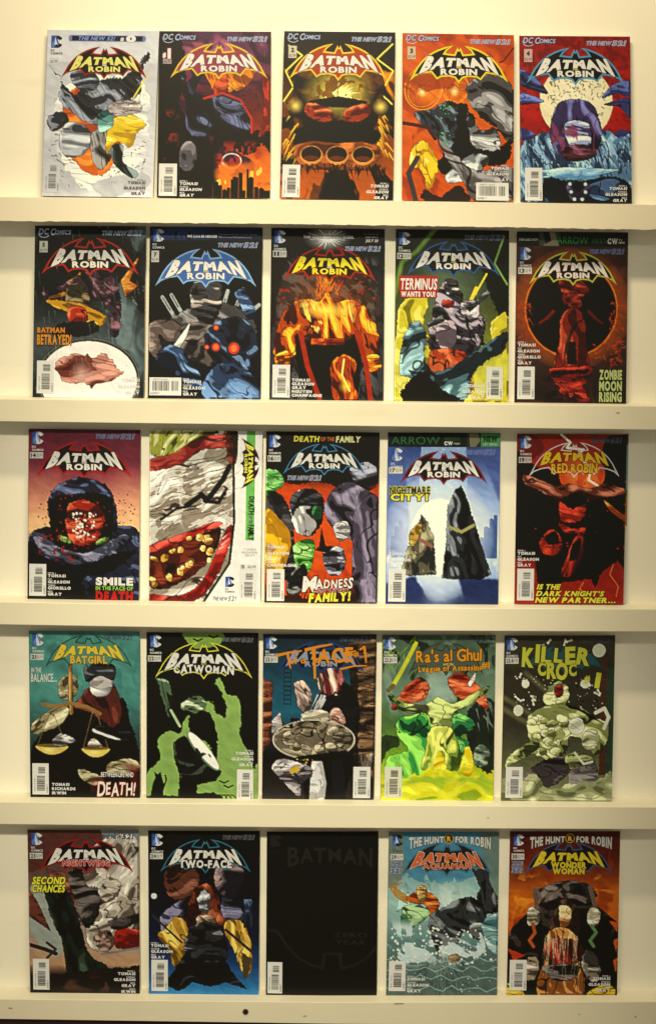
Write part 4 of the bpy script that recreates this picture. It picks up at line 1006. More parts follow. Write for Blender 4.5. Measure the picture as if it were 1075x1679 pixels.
def art_blue_gang(s):
    s.bg((0, K), (60, (14, 14, 20)), (96, (16, 24, 44)), (120, (22, 60, 104)), (150, (50, 134, 176)))
    s.blob([(14, 40), (22, 30), (40, 32), (46, 44), (38, 60), (24, 64), (16, 54)], ((40, 18, 10), (96, 48, 30), (140, 84, 58)), rough=3, f=.14)
    s.blob([(60, 36), (74, 30), (86, 36), (84, 52), (76, 62), (62, 54)], ((26, 22, 28), (80, 66, 66), (140, 116, 106)), rough=2, f=.07)
    s.blob([(20, 70), (36, 60), (42, 74), (40, 100), (16, 100), (10, 80)], ((16, 16, 22), (44, 44, 56), (110, 104, 120)), rough=2, f=.06); s.blob([(66, 62), (78, 64), (86, 76), (84, 92), (68, 84)], ((16, 16, 22), (46, 46, 58), (110, 106, 122)), rough=2, f=.06)
    s.blob([(40, 56), (50, 48), (60, 54), (66, 74), (70, 86), (56, 84), (44, 86), (32, 88), (36, 70)], ((50, 16, 6), (120, 48, 20), (160, 84, 46)), rough=2.5, f=.1, ang=80, st=4); s.blob([(44, 60), (51, 54), (56, 64), (53, 76), (46, 72)], ((70, 64, 60), (146, 150, 146), (190, 190, 180)), rough=4, f=.16)
    s.blob([(44, 78), (60, 78), (58, 90), (46, 92)], ((100, 70, 50), (160, 126, 96), (190, 160, 130)), rough=2)
    yl = ((100, 70, 14), (170, 124, 34), (206, 166, 70))
    s.blob([(8, 96), (18, 86), (24, 78), (34, 84), (36, 100), (30, 120), (22, 124), (18, 108)], yl, rough=2.5, f=.14, ang=60); s.blob([(68, 90), (74, 80), (86, 84), (92, 98), (94, 124), (86, 130), (78, 110)], yl, rough=2.5, f=.14, ang=80)
    s.flat([(84, 110), (94, 116), (90, 134), (86, 134)], (74, 60, 30), 2)
    s.path([(4, 78), (30, 102)], (50, 44, 40), .9); s.path([(70, 90), (94, 110)], (50, 44, 40), 1.2)
    s.blob([(36, 92), (52, 82), (66, 90), (72, 110), (66, 120), (38, 120), (32, 108)], ((12, 12, 12), (40, 40, 40), (124, 122, 116)), rough=3, f=.12)
    s.poly([(14, 140), (34, 110), (52, 106), (66, 112), (76, 128), (90, 144), (70, 138), (56, 142), (40, 138), (28, 146)], ((10, 10, 11), (17, 17, 19), (50, 50, 54)), rough=2.5, bias=-.06)
    s.ell(5, 60, 2.6, 2.6, (196, 196, 190)); s.poly([(86, 62), (94, 62), (96, 88), (86, 88)], ((20, 24, 34), (34, 44, 62), (70, 84, 104)), ang=90)
def art_black(s):
    s.bg((0, (14, 12, 7)), (150, (12, 10, 6)), n=10)
    s.path([(0, 90), (10, 91), (17, 102), (28, 114), (40, 121), (51, 124), (53, 111), (67, 111), (68, 124), (80, 121), (91, 114), (100, 104)], (31, 28, 21), 1.3, soft=1)
def art_sea_spray(s):
    s.bg((0, (74, 120, 126)), (40, (120, 156, 146)), (66, (150, 180, 160)), (100, (96, 130, 120)), (120, (84, 106, 92)), (150, (84, 100, 84)), n=8)
    s.flat([(10, 0), (84, 0), (90, 30), (70, 44), (30, 46), (12, 34)], (60, 126, 146), 5, smooth=True, k=.8); s.flat([(0, 0), (12, 0), (14, 40), (0, 50)], (110, 118, 90), 3, smooth=True, k=.8); s.flat([(84, 0), (100, 0), (100, 60), (88, 40)], (100, 116, 96), 3, smooth=True, k=.8)
    for u, h in ((16, 50), (36, 46), (62, 50), (44, 52)):
        s.poly([(u - 8, 74), (u - 2, h - 8), (u + 2, h), (u + 8, 74)], ((100, 140, 130), (120, 158, 144), (146, 176, 156)), rough=2, line=.2, edge=0)
    s.glow(54, 64, 34, 22, (206, 218, 190), .8)
    for q in range(4):
        s.path([(18, 66 - q * 2), (8 - q, 60 - q * 3), (1 + q * 4, 50 - q)], (170, 120, 34), .8)
    s.blob([(16, 62), (24, 56), (34, 54), (46, 62), (46, 72), (38, 78), (34, 68), (22, 66)], ((120, 40, 6), (196, 90, 20), (222, 140, 60)), rough=2, f=.16); s.blob([(26, 52), (32, 49), (36, 54), (34, 64), (28, 64)], ((120, 90, 40), (196, 154, 80), (220, 190, 110)), rough=1.5, f=.2); s.blob([(16, 68), (32, 68), (38, 76), (20, 90), (12, 82)], ((30, 60, 34), (70, 116, 70), (140, 170, 110)), rough=3, f=.1)
    bk = ((16, 17, 16), (48, 50, 48), (112, 116, 108))
    s.poly([(76, 34), (90, 30), (92, 46), (100, 60), (100, 74), (88, 76), (80, 60), (84, 52)], bk, rough=2, f=.08, ang=70)
    s.blob([(38, 78), (50, 70), (64, 62), (76, 60), (86, 66), (90, 78), (96, 92), (84, 100), (70, 92), (62, 106), (46, 110), (40, 96)], bk, rough=2.5, f=.09, ang=30); s.ell(82, 90, 8, 7, 0, 0, 1, pal=((40, 42, 40), (90, 92, 86), (140, 142, 130)), f=.06)
    s.cloud((204, 216, 200), .12, .54, .6, 10, 1.4, .9, (0, 84, 100, 122, 5)); s.dots(150, (4, 86, 96, 122), (216, 224, 206), (.3, 1.3))
    s.strokes(60, (30, 120, 70, 126), (60, 76, 66), 40, 1.0, 90, 50, .5); s.strokes(46, (40, 112, 60, 120), (130, 148, 126), 40, .6, 90, 55, .5)
    for v in (118, 126, 134, 144):
        s.path([(u, v + 2 * math.sin(u * .3 + v)) for u in range(0, 104, 5)], (150, 186, 176), .35, jag=1.2, k=.8)
    s.dots(40, (2, 118, 98, 148), (190, 206, 194), (.3, .8), .6); s.blob([(86, 84), (100, 76), (100, 110), (90, 104)], ((60, 100, 100), (110, 150, 140), (170, 196, 180)), rough=3, f=.1)
    s.blob([(56, 114), (64, 112), (66, 118), (58, 120)], ((70, 50, 26), (120, 92, 50), (150, 120, 80)), f=.3)
def art_amber_peak(s):
    s.bg((0, (84, 14, 12)), (26, (110, 30, 12)), (60, (190, 92, 12)), (90, (200, 90, 14)), (150, (60, 20, 8)), n=14)
    s.cloud((150, 50, 10), .08, .5, .68, 0, 1, .8, (0, 20, 100, 96, 5)); s.cloud((226, 140, 30), .1, .56, .72, 0, 1, .7, (0, 40, 100, 84, 5))
    s.poly([(0, 92), (14, 78), (28, 66), (44, 54), (66, 54), (80, 68), (100, 84), (100, 152), (0, 152)], ((10, 8, 7), (18, 15, 13), (60, 48, 40)), rough=1.5, f=.06, bias=-.1)
    for pts in ([(92, 82), (100, 84), (99, 92)], [(96, 100), (100, 98), (99, 112)], [(0, 84), (6, 82), (1, 96)], [(96, 118), (100, 116), (99, 130)]):
        s.flat(pts, (196, 80, 20), 1)
    gy = ((12, 11, 10), (40, 35, 31), (112, 98, 84))
    s.blob([(24, 56), (34, 50), (46, 46), (62, 46), (74, 50), (80, 60), (70, 66), (58, 62), (44, 62), (30, 66)], gy, rough=2.5, f=.12); s.path([(24, 54), (26, 70), (22, 78)], (104, 84, 66), 2); s.path([(74, 52), (78, 66), (80, 76)], (104, 84, 66), 2)
    for cx in (22, 77):
        s.blob([(cx - 5, 74), (cx, 70), (cx + 7, 76), (cx + 4, 86), (cx - 4, 86)], ((96, 84, 60), (170, 158, 124), (206, 196, 160)), rough=2, f=.3); s.path([(cx, 86), (cx + 3, 94), (cx - 2, 100), (cx + 2, 106)], (90, 120, 70) if cx > 50 else (176, 80, 30), 1.4, jag=1)
    s.blob([(46, 66), (54, 62), (62, 70), (66, 86), (60, 102), (56, 92), (44, 92), (40, 100), (38, 86)], ((14, 8, 6), (40, 22, 16), (84, 50, 36)), rough=2.5, f=.09, ang=80)
    s.blob([(46, 70), (52, 68), (58, 74), (54, 88), (48, 90)], ((120, 70, 30), (196, 140, 80), (222, 180, 120)), rough=2, f=.1)
    s.blob([(36, 94), (48, 88), (58, 92), (66, 104), (66, 120), (70, 136), (66, 152), (30, 152), (28, 134), (34, 118)], ((140, 76, 24), (208, 142, 68), (236, 196, 120)), rough=3, f=.08, ang=86, st=4)
    s.blob([(34, 102), (48, 98), (66, 102), (68, 116), (58, 124), (42, 124), (34, 116)], ((60, 8, 8), (134, 26, 18), (176, 66, 44)), rough=4, f=.16, ang=70)
    s.blob([(32, 124), (50, 122), (66, 124), (62, 134), (48, 138), (36, 132)], ((10, 9, 9), (30, 26, 24), (120, 108, 96)), rough=3, f=.14)
    s.strokes(30, (34, 94, 64, 100), (236, 210, 150), 40, .5, 90, 8, .6)
    s.ell(22, 126, 6, 12, 0, 10, 2, pal=((70, 60, 50), (150, 130, 100), (206, 190, 160)), f=.16); s.ell(76, 124, 8, 15, 0, -15, 2, pal=((60, 54, 46), (130, 118, 96), (196, 184, 156)), f=.12)
    s.blob([(0, 140), (12, 142), (16, 152), (0, 152)], ((170, 130, 20), (220, 180, 30), (236, 200, 60)), rough=2); s.blob([(76, 146), (90, 140), (98, 144), (96, 152), (74, 152)], ((170, 130, 20), (220, 180, 30), (236, 200, 60)), rough=2); s.flat([(0, 108), (10, 112), (16, 114), (6, 120)], (180, 50, 16), 2)
# ------------------------------------------------------------------ comics
LEAN = 0.019
THICK = 0.0028

class Comic:
    def __init__(s, corners, label, group):
        s.c = [np.array(q, float) for q in corners]      # TL TR BR BL, photo pixels
        base_px = (s.c[2] + s.c[3]) / 2
        s.root = empty("comic_book", P(base_px[0], base_px[1], 0.0), label, "comic book", group)
        r = random.Random(int(corners[0][0] * 7 + corners[0][1]))
        s.bow, s.curl = r.uniform(.0, .0009), r.uniform(.0, .0014)
    def at(s, u, v, n=0.0):
        a, b = u / 100.0, v / 150.0
        q = (s.c[0] * (1 - a) + s.c[1] * a) * (1 - b) + (s.c[3] * (1 - a) + s.c[2] * a) * b
        return P(q[0], q[1], LEAN * (1 - b) - n - (s.lift(a, b) if n > 0.0002 else 0))
    def lift(s, a, b):
        # a read copy never lies quite flat: the cover bows a little and its open edge lifts
        a, b = np.clip(a, 0, 1), np.clip(b, 0, 1)
        return s.bow * np.sin(np.pi * b) + s.curl * a * (1 - b)

class Print:
    """flat print on a cover: letters and shapes in cover units (100 wide, 150 high)"""
    def __init__(s, comic, layer=1):
        s.cm, s.V, s.F, s.MI, s.mats = comic, [], [], [], []
        s.n = 0.0005 + 0.00018 * layer
    def mi(s, col):
        m = ink(col)
        if m not in s.mats:
            s.mats.append(m)
        return s.mats.index(m)
    def add(s, uv, faces, col, up=0):
        k = len(s.V); i = s.mi(col)
        s.V += [s.cm.at(u, v, s.n + up * 0.00005) for u, v in uv]
        for f in faces:
            s.F.append(tuple(j + k for j in f)); s.MI.append(i)
        return s
    def poly(s, pts, col, up=0):
        tri = tessellate_polygon([[Vector((p[0], -p[1], 0)) for p in pts]])
        return s.add(pts, tri, col, up)
    def rect(s, u0, v0, u1, v1, col, up=0):
        return s.add([(u0, v0), (u0, v1), (u1, v1), (u1, v0)], [(0, 1, 2, 3)], col, up)
    def stroke(s, pts, w, col, up=0, taper=.5):
        n = len(pts); L = []; R = []
        for i, (u, v) in enumerate(pts):
            a, b = pts[max(0, i - 1)], pts[min(n - 1, i + 1)]
            d = math.hypot(b[0] - a[0], b[1] - a[1])
            nx, ny = -(b[1] - a[1]) / d, (b[0] - a[0]) / d
            h = w * (1 - taper * i / max(1, n - 1)) / 2
            L.append((u + nx * h, v + ny * h)); R.append((u - nx * h, v - ny * h))
        return s.poly(L + R[::-1], col, up)
    def arc(s, cx, cy, r0, r1, a0, a1, col, up=0, seg=14, asp=1.0):
        pts = []; f = []
        for i in range(seg + 1):
            a = math.radians(a0 + (a1 - a0) * i / seg)
            pts += [(cx + r0 * math.cos(a), cy - r0 * asp * math.sin(a)), (cx + r1 * math.cos(a), cy - r1 * asp * math.sin(a))]
        for i in range(seg):
            f.append((2 * i, 2 * i + 1, 2 * i + 3, 2 * i + 2))
        return s.add(pts, f, col, up)
    def text(s, txt, u, v, cap, col, al='l', shear=0.0, w=None, xs=1.0, bold=0.02, gap=.12, jit=0, rot=0.0, out=None, up=0, warp=None):
        """u, v: anchor on the baseline; w: width to fit; out: (extra, colour) outline; warp: f(s, q) -> (u, v)"""
        sd = sum(map(ord, txt))
        passes = ([(out[0], out[1], 0)] if out else []) + [(0.0, col, 1)]
        for ex, cl, lv in passes:
            V, F, W = layout(txt, bold, gap, jit, sd, ex)
            k = cap * xs if w is None else w / W
            pts = []
            ca, sa = math.cos(math.radians(rot)), math.sin(math.radians(rot))
            for x, y in V:
                if warp:
                    pts.append(warp(2 * x / W - 1, 1 - y))
                    continue
                X = x * k + shear * y * cap - {'l': 0, 'r': W * k, 'c': W * k / 2}[al]
                Y = y * cap
                pts.append((u + X * ca + Y * sa, v + X * sa - Y * ca))
            s.add(pts, F, cl, up + lv)
        return s
    def build(s, name, parent=None):
        o = mesh_obj(name, s.V, s.F, s.mats[0], parent or s.cm.root)
        for m in s.mats[1:]:
            o.data.materials.append(m)
        o.data.polygons.foreach_set("material_index", s.MI)
        return o

def cover_and_pages(cm, fn, seed):
    a = Art(seed)
    fn(a)
    g = a.grid()
    n, m = GW + 1, GH + 1
    us = np.linspace(0, 100, n); vs = np.linspace(0, 150, m)
    A, B = np.meshgrid(us / 100, vs / 150)
    c = cm.c
    px = (c[0][0] * (1 - A) + c[1][0] * A) * (1 - B) + (c[3][0] * (1 - A) + c[2][0] * A) * B
    py = (c[0][1] * (1 - A) + c[1][1] * A) * (1 - B) + (c[3][1] * (1 - A) + c[2][1] * A) * B
    y = LEAN * (1 - B) - 0.0005 - cm.lift(A, B)
    k = S * (D + y) / D
    co = np.stack([(px - 537.5) * k, y, ZC - (py - EYE) * k], -1).reshape(-1, 3) - np.array(cm.root.location)
    me = bpy.data.meshes.new("front_cover")
    ii, jj = np.meshgrid(np.arange(GH), np.arange(GW), indexing='ij')
    q = np.stack([ii * n + jj, (ii + 1) * n + jj, (ii + 1) * n + jj + 1, ii * n + jj + 1], -1).reshape(-1, 4)
    me.vertices.add(n * m); me.vertices.foreach_set("co", co.astype(np.float32).ravel())
    me.loops.add(q.size); me.loops.foreach_set("vertex_index", q.astype(np.int32).ravel())
    me.polygons.add(len(q)); me.polygons.foreach_set("loop_start", np.arange(0, q.size, 4, dtype=np.int32))
    me.polygons.foreach_set("loop_total", np.full(len(q), 4, dtype=np.int32))
    me.update(calc_edges=True)
    at = me.color_attributes.new("print", 'FLOAT_COLOR', 'POINT')
    rgb = np.clip(lin(np.clip(g, 0, 255)) / WHITE * 0.75, 0.003, 0.9).reshape(-1, 3)
    at.data.foreach_set("color", np.concatenate([rgb, np.ones((len(rgb), 1))], 1).astype(np.float32).ravel())
    me.materials.append(M_ART)
    o = bpy.data.objects.new("front_cover", me)
    COL.objects.link(o); o.parent = cm.root
    # pages behind: a thin block whose spine side is rounded by a bevel
    fr = [cm.at(u, v, 0) for u, v in ((0, 0), (0, 150), (100, 150), (100, 0))]
    bk = [p + Vector((0, THICK, 0)) for p in [cm.at(u, v, 0) for u, v in ((0.2, 0.2), (0.2, 150), (99.8, 150), (99.8, 0.2))]]
    v, f = prism(fr, bk)
    mesh_obj("page_block", v, f, M_PAGES, cm.root)
    # cover edge: the fold at the spine, printed like the cover's own edge
    e = tuple(np.clip(g[:, 0].mean(0), 0, 255) * .8)
    v, f = prism([cm.at(u, w, 0.0005) for u, w in ((-.35, 0), (-.35, 150), (0, 150), (0, 0))],
                 [cm.at(u, w, -THICK) for u, w in ((-.35, 0), (-.35, 150), (0, 150), (0, 0))])
    mesh_obj("spine_fold", v, f, ink(e), cm.root)

EMB = [(-50, 36.5), (-46, 29), (-42.5, 22.5), (-38, 16.5), (-33, 11.5), (-27, 7.3), (-21, 4.2), (-14, 1.6), (-5.5, 0), (-9.2, 2.8), (-12, 5.2), (-13.7, 7.8),
       (-9, 8.4), (-4.6, 8.8), (-3, 5), (-1.4, 1.6), (-.6, 4), (0, 4.2)]
EMB_LOW = [(-50, 36.5), (-44, 31.5), (-36, 28.6), (-28, 27.4), (-25, 31), (-22.3, 34.6), (-18, 32), (-10, 31.2), (-4, 32.8), (0, 38)]
def emblem_outline():
    up = EMB + [(-x, y) for x, y in EMB[::-1] if x != 0]
    lo = [(-x, y) for x, y in EMB_LOW[1:]] [::1]
    right = [(-x, y) for x, y in EMB_LOW[1:-1]]
    left = EMB_LOW[1:][::-1]
    return up + right + left
def inset(pts, d):
    out = []; n = len(pts)
    area = sum(pts[i][0] * pts[(i + 1) % n][1] - pts[(i + 1) % n][0] * pts[i][1] for i in range(n))
    sg = 1 if area > 0 else -1
    for i in range(n):
        a, b, c = Vector(pts[i - 1]), Vector(pts[i]), Vector(pts[(i + 1) % n])
        e1, e2 = (b - a).normalized(), (c - b).normalized()
        n1, n2 = Vector((-e1.y, e1.x)) * sg, Vector((-e2.y, e2.x)) * sg
        m = n1 + n2
        l = m.length
        if l < .3:
            m, l = n1, 1
        m = m / l
        k = d / max(.35, m.dot(n1))
        out.append((b.x + m.x * k, b.y + m.y * k))
    return out

def title(cm, u0, u1, v0, outline, fill, letters, second="ROBIN", c2=None, edge=None, andc=None, jit2=0, w2=None, band=1.7, rot90=None, faint=False, two=None, e2=None):
    cx, k = (u0 + u1) / 2, (u1 - u0) / 100.0
    if rot90:                                   # lettering reads downwards on the white strip
        ax, ay, k = rot90
        tr = lambda x, y: (ax - y * k, ay + x * k)
    else:
        tr = lambda x, y: (cx + x * k, v0 + y * k)
    o = emblem_outline()
    e = Print(cm, 2)
    e.poly([tr(*p) for p in o], outline)
    if fill is not None:
        e.poly([tr(*p) for p in inset(o, band)], fill, 1)
    e.build("title_emblem")
    t = Print(cm, 3)
    fan = lambda s, q: tr(s * (31.5 + 8.5 * q), 12.9 - 1.5 * s * s + q * (7.4 + 9.0 * s * s))
    t.text("BATMAN", 0, 0, 1, letters, bold=.068, gap=.08, warp=fan, out=(.035, edge) if edge else None)
    if andc:
        a0, a1 = tr(0, 22.8)
        if rot90:
            t.text("AND", a0, a1, 1.6 * k, andc, 'c', bold=.05, rot=90)
        else:
            t.text("AND", cx, v0 + 22.9 * k, 1.7 * k, andc, 'c', bold=.05)
    c2 = c2 or letters
    if second:
        hw = (w2 or 37) / 2
        if two:
            t.text(second, 0, 0, 1, c2, bold=.06, gap=.1, warp=lambda s, q: tr(s * hw, 23.2 + q * 6.2), out=(.035, edge) if edge else None)
            t.text(two, 0, 0, 1, c2, bold=.06, gap=.1, warp=lambda s, q: tr(s * (hw - 2), 30.2 + q * 6.2), out=(.035, edge) if edge else None)
        else:
            t.text(second, 0, 0, 1, c2, bold=.05, gap=.12, jit=jit2, warp=lambda s, q: tr(s * hw, 23.4 + q * (5.8 if not jit2 else 8)), out=(.05, e2) if e2 else (.035, edge) if edge else None)
    t.build("title_lettering")

def logo_round(cm, u, v, dark=False, size=1.0, faint=None):
    p = Print(cm, 2)
    q = size
    blue = (44, 76, 140) if not faint else faint
    wh = (226, 222, 204) if not dark else (24, 22, 24)
    if faint:
        wh = faint
    p.poly([(u, v), (u + 4.6 * q, v), (u + 6.6 * q, v + 11 * q), (u, v + 11 * q)], blue)
    p.poly([(u + 3.4 * q, v + .6 * q), (u + 7.2 * q, v + 10.2 * q), (u + 3.0 * q, v + 8.2 * q)], (206, 210, 214) if not faint else faint, 1)
    p.poly([(u + .6 * q, v + 7 * q), (u + 2.8 * q, v + 4 * q), (u + 3 * q, v + 10.4 * q), (u + .6 * q, v + 10.4 * q)], (90, 126, 186) if not faint else faint, 1)
    p.arc(u + 5.2 * q, v + 5.5 * q, 2.6 * q, 5.5 * q, 30, 112, wh, 2, 9).arc(u + 5.2 * q, v + 5.5 * q, 2.6 * q, 5.5 * q, -112, -30, wh, 2, 9)
    p.poly([(u + 3.2 * q, v + .4 * q), (u + 4.6 * q, v + .2 * q), (u + 7.4 * q, v + 8.4 * q), (u + 6.6 * q, v + 10 * q)], blue if dark else (120, 140, 176) if not faint else faint, 3)
    o = p.build("publisher_logo")
    t = Print(cm, 2)
    c = (226, 222, 204) if not dark else (90, 86, 76)
    if faint:
        c = faint
    t.text("DC", u - .2, v + 14.2 * q, 1.7 * q, c, bold=.04).text("COMICS", u - .2, v + 16.9 * q, 1.7 * q, c, bold=.04, xs=1.1)
    t.build("logo_lettering", o)

def logo_word(cm, u, v):
    p = Print(cm, 2)
    p.arc(u + 6, v + 4.6, 4.6, 5.4, 130, 330, (190, 192, 196), 0, 14, .75)
    o = p.build("publisher_logo")
    t = Print(cm, 3)
    t.text("DC", u + 1, v + 5.6, 5.2, (176, 182, 192), shear=.2, bold=.03, xs=.82, out=(.05, (44, 52, 74)))
    t.text("C", u + 11.5, v + 6.0, 5.6, (176, 182, 192), shear=.2, bold=.03, xs=.8, out=(.05, (44, 52, 74)))
    t.text("OMICS", u + 15.6, v + 5.4, 3.6, (176, 186, 204), shear=.2, w=14.4, bold=.03, out=(.06, (44, 52, 74)))
    t.build("logo_lettering", o)

def issue_box(cm, u0, v0, u1, v1, num, col=(214, 208, 184), big=False, stacked=False):
    p = Print(cm, 2)
    p.rect(u0, v0, u1, v1, col)
    o = p.build("issue_box")
    t = Print(cm, 3)
    w, h = u1 - u0, v1 - v0
    if stacked:
        t.text(num, (u0 + u1) / 2, v0 + h * .50, h * .34, (40, 34, 26), 'c', bold=.05)
        t.text("$2.99", (u0 + u1) / 2, v1 - h * .12, h * .2, (96, 90, 78), 'c', bold=.0, w=w * .84)
    else:
        t.text(num, u0 + w * .07, v1 - h * .2, h * .62, (40, 34, 26), 'l', bold=.04, w=w * (.38 if len(num) < 3 else .48), gap=.16)
        t.text("$2.99", u1 - w * .07, v1 - h * .28, h * .48, (110, 104, 90), 'r', bold=.0, w=w * (.42 if len(num) < 3 else .36))
    t.build("issue_lettering", o)

def series(cm, u0, u1, v, col=(104, 124, 172), edge=(206, 208, 206)):
    t = Print(cm, 3)
    w = u1 - u0
    t.text("THE NEW", u0, v + 1.7, 3.5, col, shear=.3, w=w * .62, gap=.2, bold=.01, out=(.055, edge) if edge else None)
    t.text("52!", u0 + w * .66, v + 2.0, 4.4, col, shear=.25, w=w * .32, gap=.26, bold=.01, out=(.055, edge) if edge else None)
    t.build("series_lettering")

def barcode(cm, u0, v0, u1, v1, seed, card=(232, 226, 202), bar=(66, 60, 48)):
    p = Print(cm, 2)
    p.rect(u0, v0, u1, v1, card)
    o = p.build("barcode_label")
    b = Print(cm, 3)
    r = random.Random(seed)
    W, H = u1 - u0, v1 - v0
    if H > W:                                     # bars lie across an upright label
        for a, c in ((.12, .32), (.40, .88)):
            y = v0 + H * a
            while y < v0 + H * c:
                h = r.choice((.28, .45, .7)); b.rect(u0 + W * (.28 if a > .3 else .36), y, u0 + W * (.76 if a > .3 else .78), min(y + h, v0 + H * c), bar); y += h + r.choice((.28, .4, .6))
    else:
        for a, c in ((.1, .62), (.70, .90)):
            x = u0 + W * a
            while x < u0 + W * c:
                h = r.choice((.28, .45, .7)); b.rect(x, v0 + H * .2, min(x + h, u0 + W * c), v0 + H * .74, bar); x += h + r.choice((.28, .4, .6))
    b.build("barcode_bars", o)
    t = Print(cm, 3)
    if H > W:
        t.text("DIRECT SALES", u0 + W * .18, v0 + H * .9, 1.1, (120, 112, 96), rot=-90, bold=0, w=H * .42)
        t.text("RATED T", u1 - W * .06, v0 + H * .94, 1.3, (90, 84, 70), rot=-90, bold=.02, w=H * .26)
    else:
        t.text("DIRECT SALES", u0 + W * .12, v0 + H * .15, 1.2, (120, 112, 96), bold=0, w=W * .45)
        t.text("RATED T", u0 + W * .04, v1 - H * .07, 1.5, (90, 84, 70), bold=.02, w=W * .28)
    t.build("barcode_lettering", o)

def credits(cm, u, v0, v1, lines, al='l', col=(226, 220, 200), col2=None, step=None, big=2.35, small=1.35, shear=0):
    """lines: (first name, surname) pairs spread from v0 (top) to v1 (last baseline)"""
    t = Print(cm, 3)
    n = len(lines)
    for i, (a, b) in enumerate(lines):
        base_v = v1 - (n - 1 - i) * (v1 - v0) / n
        if a:
            t.text(a, u, base_v - big - .45, small, col2 or col, al, bold=.02, shear=shear)
        t.text(b, u, base_v, big, col, al, bold=.06, xs=1.12, gap=.14, shear=shear)
    t.build("credit_lettering")

def caption(cm, *items, name="caption_lettering", panel=None):
    t = Print(cm, 4)
    if panel:
        for pn in panel:
            t.rect(*pn[:4], pn[4], pn[5] if len(pn) > 5 else 0)
    for it in items:
        it[1]['up'] = 2
        t.text(*it[0], **it[1])
    return t.build(name)
def C_(*a, **k):
    return (a, k)
TGG = [("PETER J.", "TOMASI"), ("PATRICK", "GLEASON"), ("MICK", "GRAY")]
TPG = [("PETER J.", "TOMASI"), ("PAT", "GLEASON"), ("MICK", "GRAY")]
RED, BLK, YEL, CRM, BLU = (176, 38, 20), (14, 12, 10), (236, 214, 60), (234, 226, 200), (60, 130, 176)

# group phrase of each ledge and the corners of every comic in the photograph
G = ["comics on the top ledge", "comics on the second ledge", "comics on the middle ledge", "comics on the fourth ledge", "comics on the bottom ledge"]
BOOKS = [
 (0, [(79, 49), (261, 51), (250.5, 324), (69, 321)], art_torn_paper, "white and grey comic with a torn orange hole, leftmost on the top ledge"),
 (0, [(262, 51), (444.5, 52), (442.5, 325), (258, 323.5)], art_red_dusk, "purple and black comic with an orange skyline at lower right"),
 (0, [(466.5, 51), (648, 53), (644, 328.5), (459, 325.5)], art_furnace, "fiery amber comic showing three round dark openings in a row"),
 (0, [(660, 54), (842, 57.5), (841, 331), (659, 328.5)], art_orange_rags, "orange comic with grey swirls and a wide barcode at lower right"),
 (0, [(851, 58.5), (1032, 60), (1035, 333.5), (853, 331)], art_red_moon, "red comic with a pale moon above blue crystals"),
 (1, [(58.5, 369.8), (239.5, 371), (236, 653.2), (54.5, 651)], art_rain_lamp, "dark rainy comic with a big white disc and orange words above it"),
 (1, [(246.5, 371.3), (430.6, 373), (427, 655), (243, 653.2)], art_steel_night, "black comic with steel blue shapes and a blue winged title"),
 (1, [(445.4, 373.3), (630.4, 375.6), (628, 658.3), (442, 655)], art_ember, "dark grey comic with a glowing orange ember mass"),
 (1, [(649, 375.6), (834, 378), (832.6, 660), (646, 658)], art_acid_smoke, "green and yellow comic with a small red caption panel"),
 (1, [(847, 379.5), (1029, 381), (1025.5, 662), (843, 661)], art_black_sun, "brown comic with a huge black disc ringed in orange"),
 (2, [(48, 702.8), (230.6, 705), (228, 985.8), (46, 983)], art_pink_glow, "dark blue and pink comic with a bright red centre"),
 (2, [(246, 705), (430.5, 707), (426.6, 988), (245, 986)], art_bandage, "off white comic with a title running down its right edge"),
 (2, [(437, 707), (622, 709), (617.7, 990.2), (434, 989)], art_clash, "orange comic with yellow at left and purple folds at right"),
 (2, [(636, 708.8), (820, 709.8), (816, 992), (632, 990)], art_white_city, "pale blue comic with a white disc and a black and green top banner"),
 (2, [(847.6, 711), (1027, 711.8), (1021, 991), (843, 990)], art_red_storm, "red and black comic with white outlined title and yellow slanted words"),
 (3, [(48.3, 1033.8), (229, 1035.3), (230, 1311), (51, 1309)], art_scales, "teal comic with golden balance scales"),
 (3, [(241, 1036.4), (423.6, 1037.7), (422, 1315), (241, 1311.8)], art_green_cloud, "black comic with a flat green cloud and tilted white ellipse"),
 (3, [(432, 1039.5), (617, 1040), (612, 1315), (430, 1313.8)], art_alley_dish, "dark teal and brown comic with a large tilted bronze dish"),
 (3, [(627, 1040.7), (812, 1041), (808, 1315.2), (624, 1315)], art_green_vapour, "bright green and yellow comic with hand drawn orange title"),
 (3, [(827, 1041.8), (1007.7, 1041.6), (1002, 1315.2), (821, 1315)], art_boulder_swamp, "olive comic with pale bones and chunky yellow green title"),
 (4, [(46, 1360), (227.6, 1360.4), (229.5, 1630.6), (50.6, 1628)], art_dust_cliff, "brown dusty comic with yellow slanted words at upper left"),
 (4, [(243.6, 1361.7), (426, 1362.2), (424, 1634.4), (245, 1631.8)], art_blue_gang, "black comic fading to bright blue at the bottom"),
 (4, [(438, 1363.4), (620, 1362.7), (617, 1637.4), (436.4, 1633)], art_black, "all black comic with a barely visible title"),
 (4, [(637.6, 1363.4), (817.7, 1363.4), (814, 1633.4), (633, 1632)], art_sea_spray, "grey green comic with white water spray and orange title"),
 (4, [(836, 1362.7), (1016, 1362.7), (1010.5, 1632), (830.4, 1631)], art_amber_peak, "dark red and amber comic with yellow title, rightmost on the bottom ledge"),
]
B = []
for i, (row, cor, fn, lab) in enumerate(BOOKS):
    c = Comic(cor, lab, G[row])
    cover_and_pages(c, fn, i + 1)
    B.append(c)

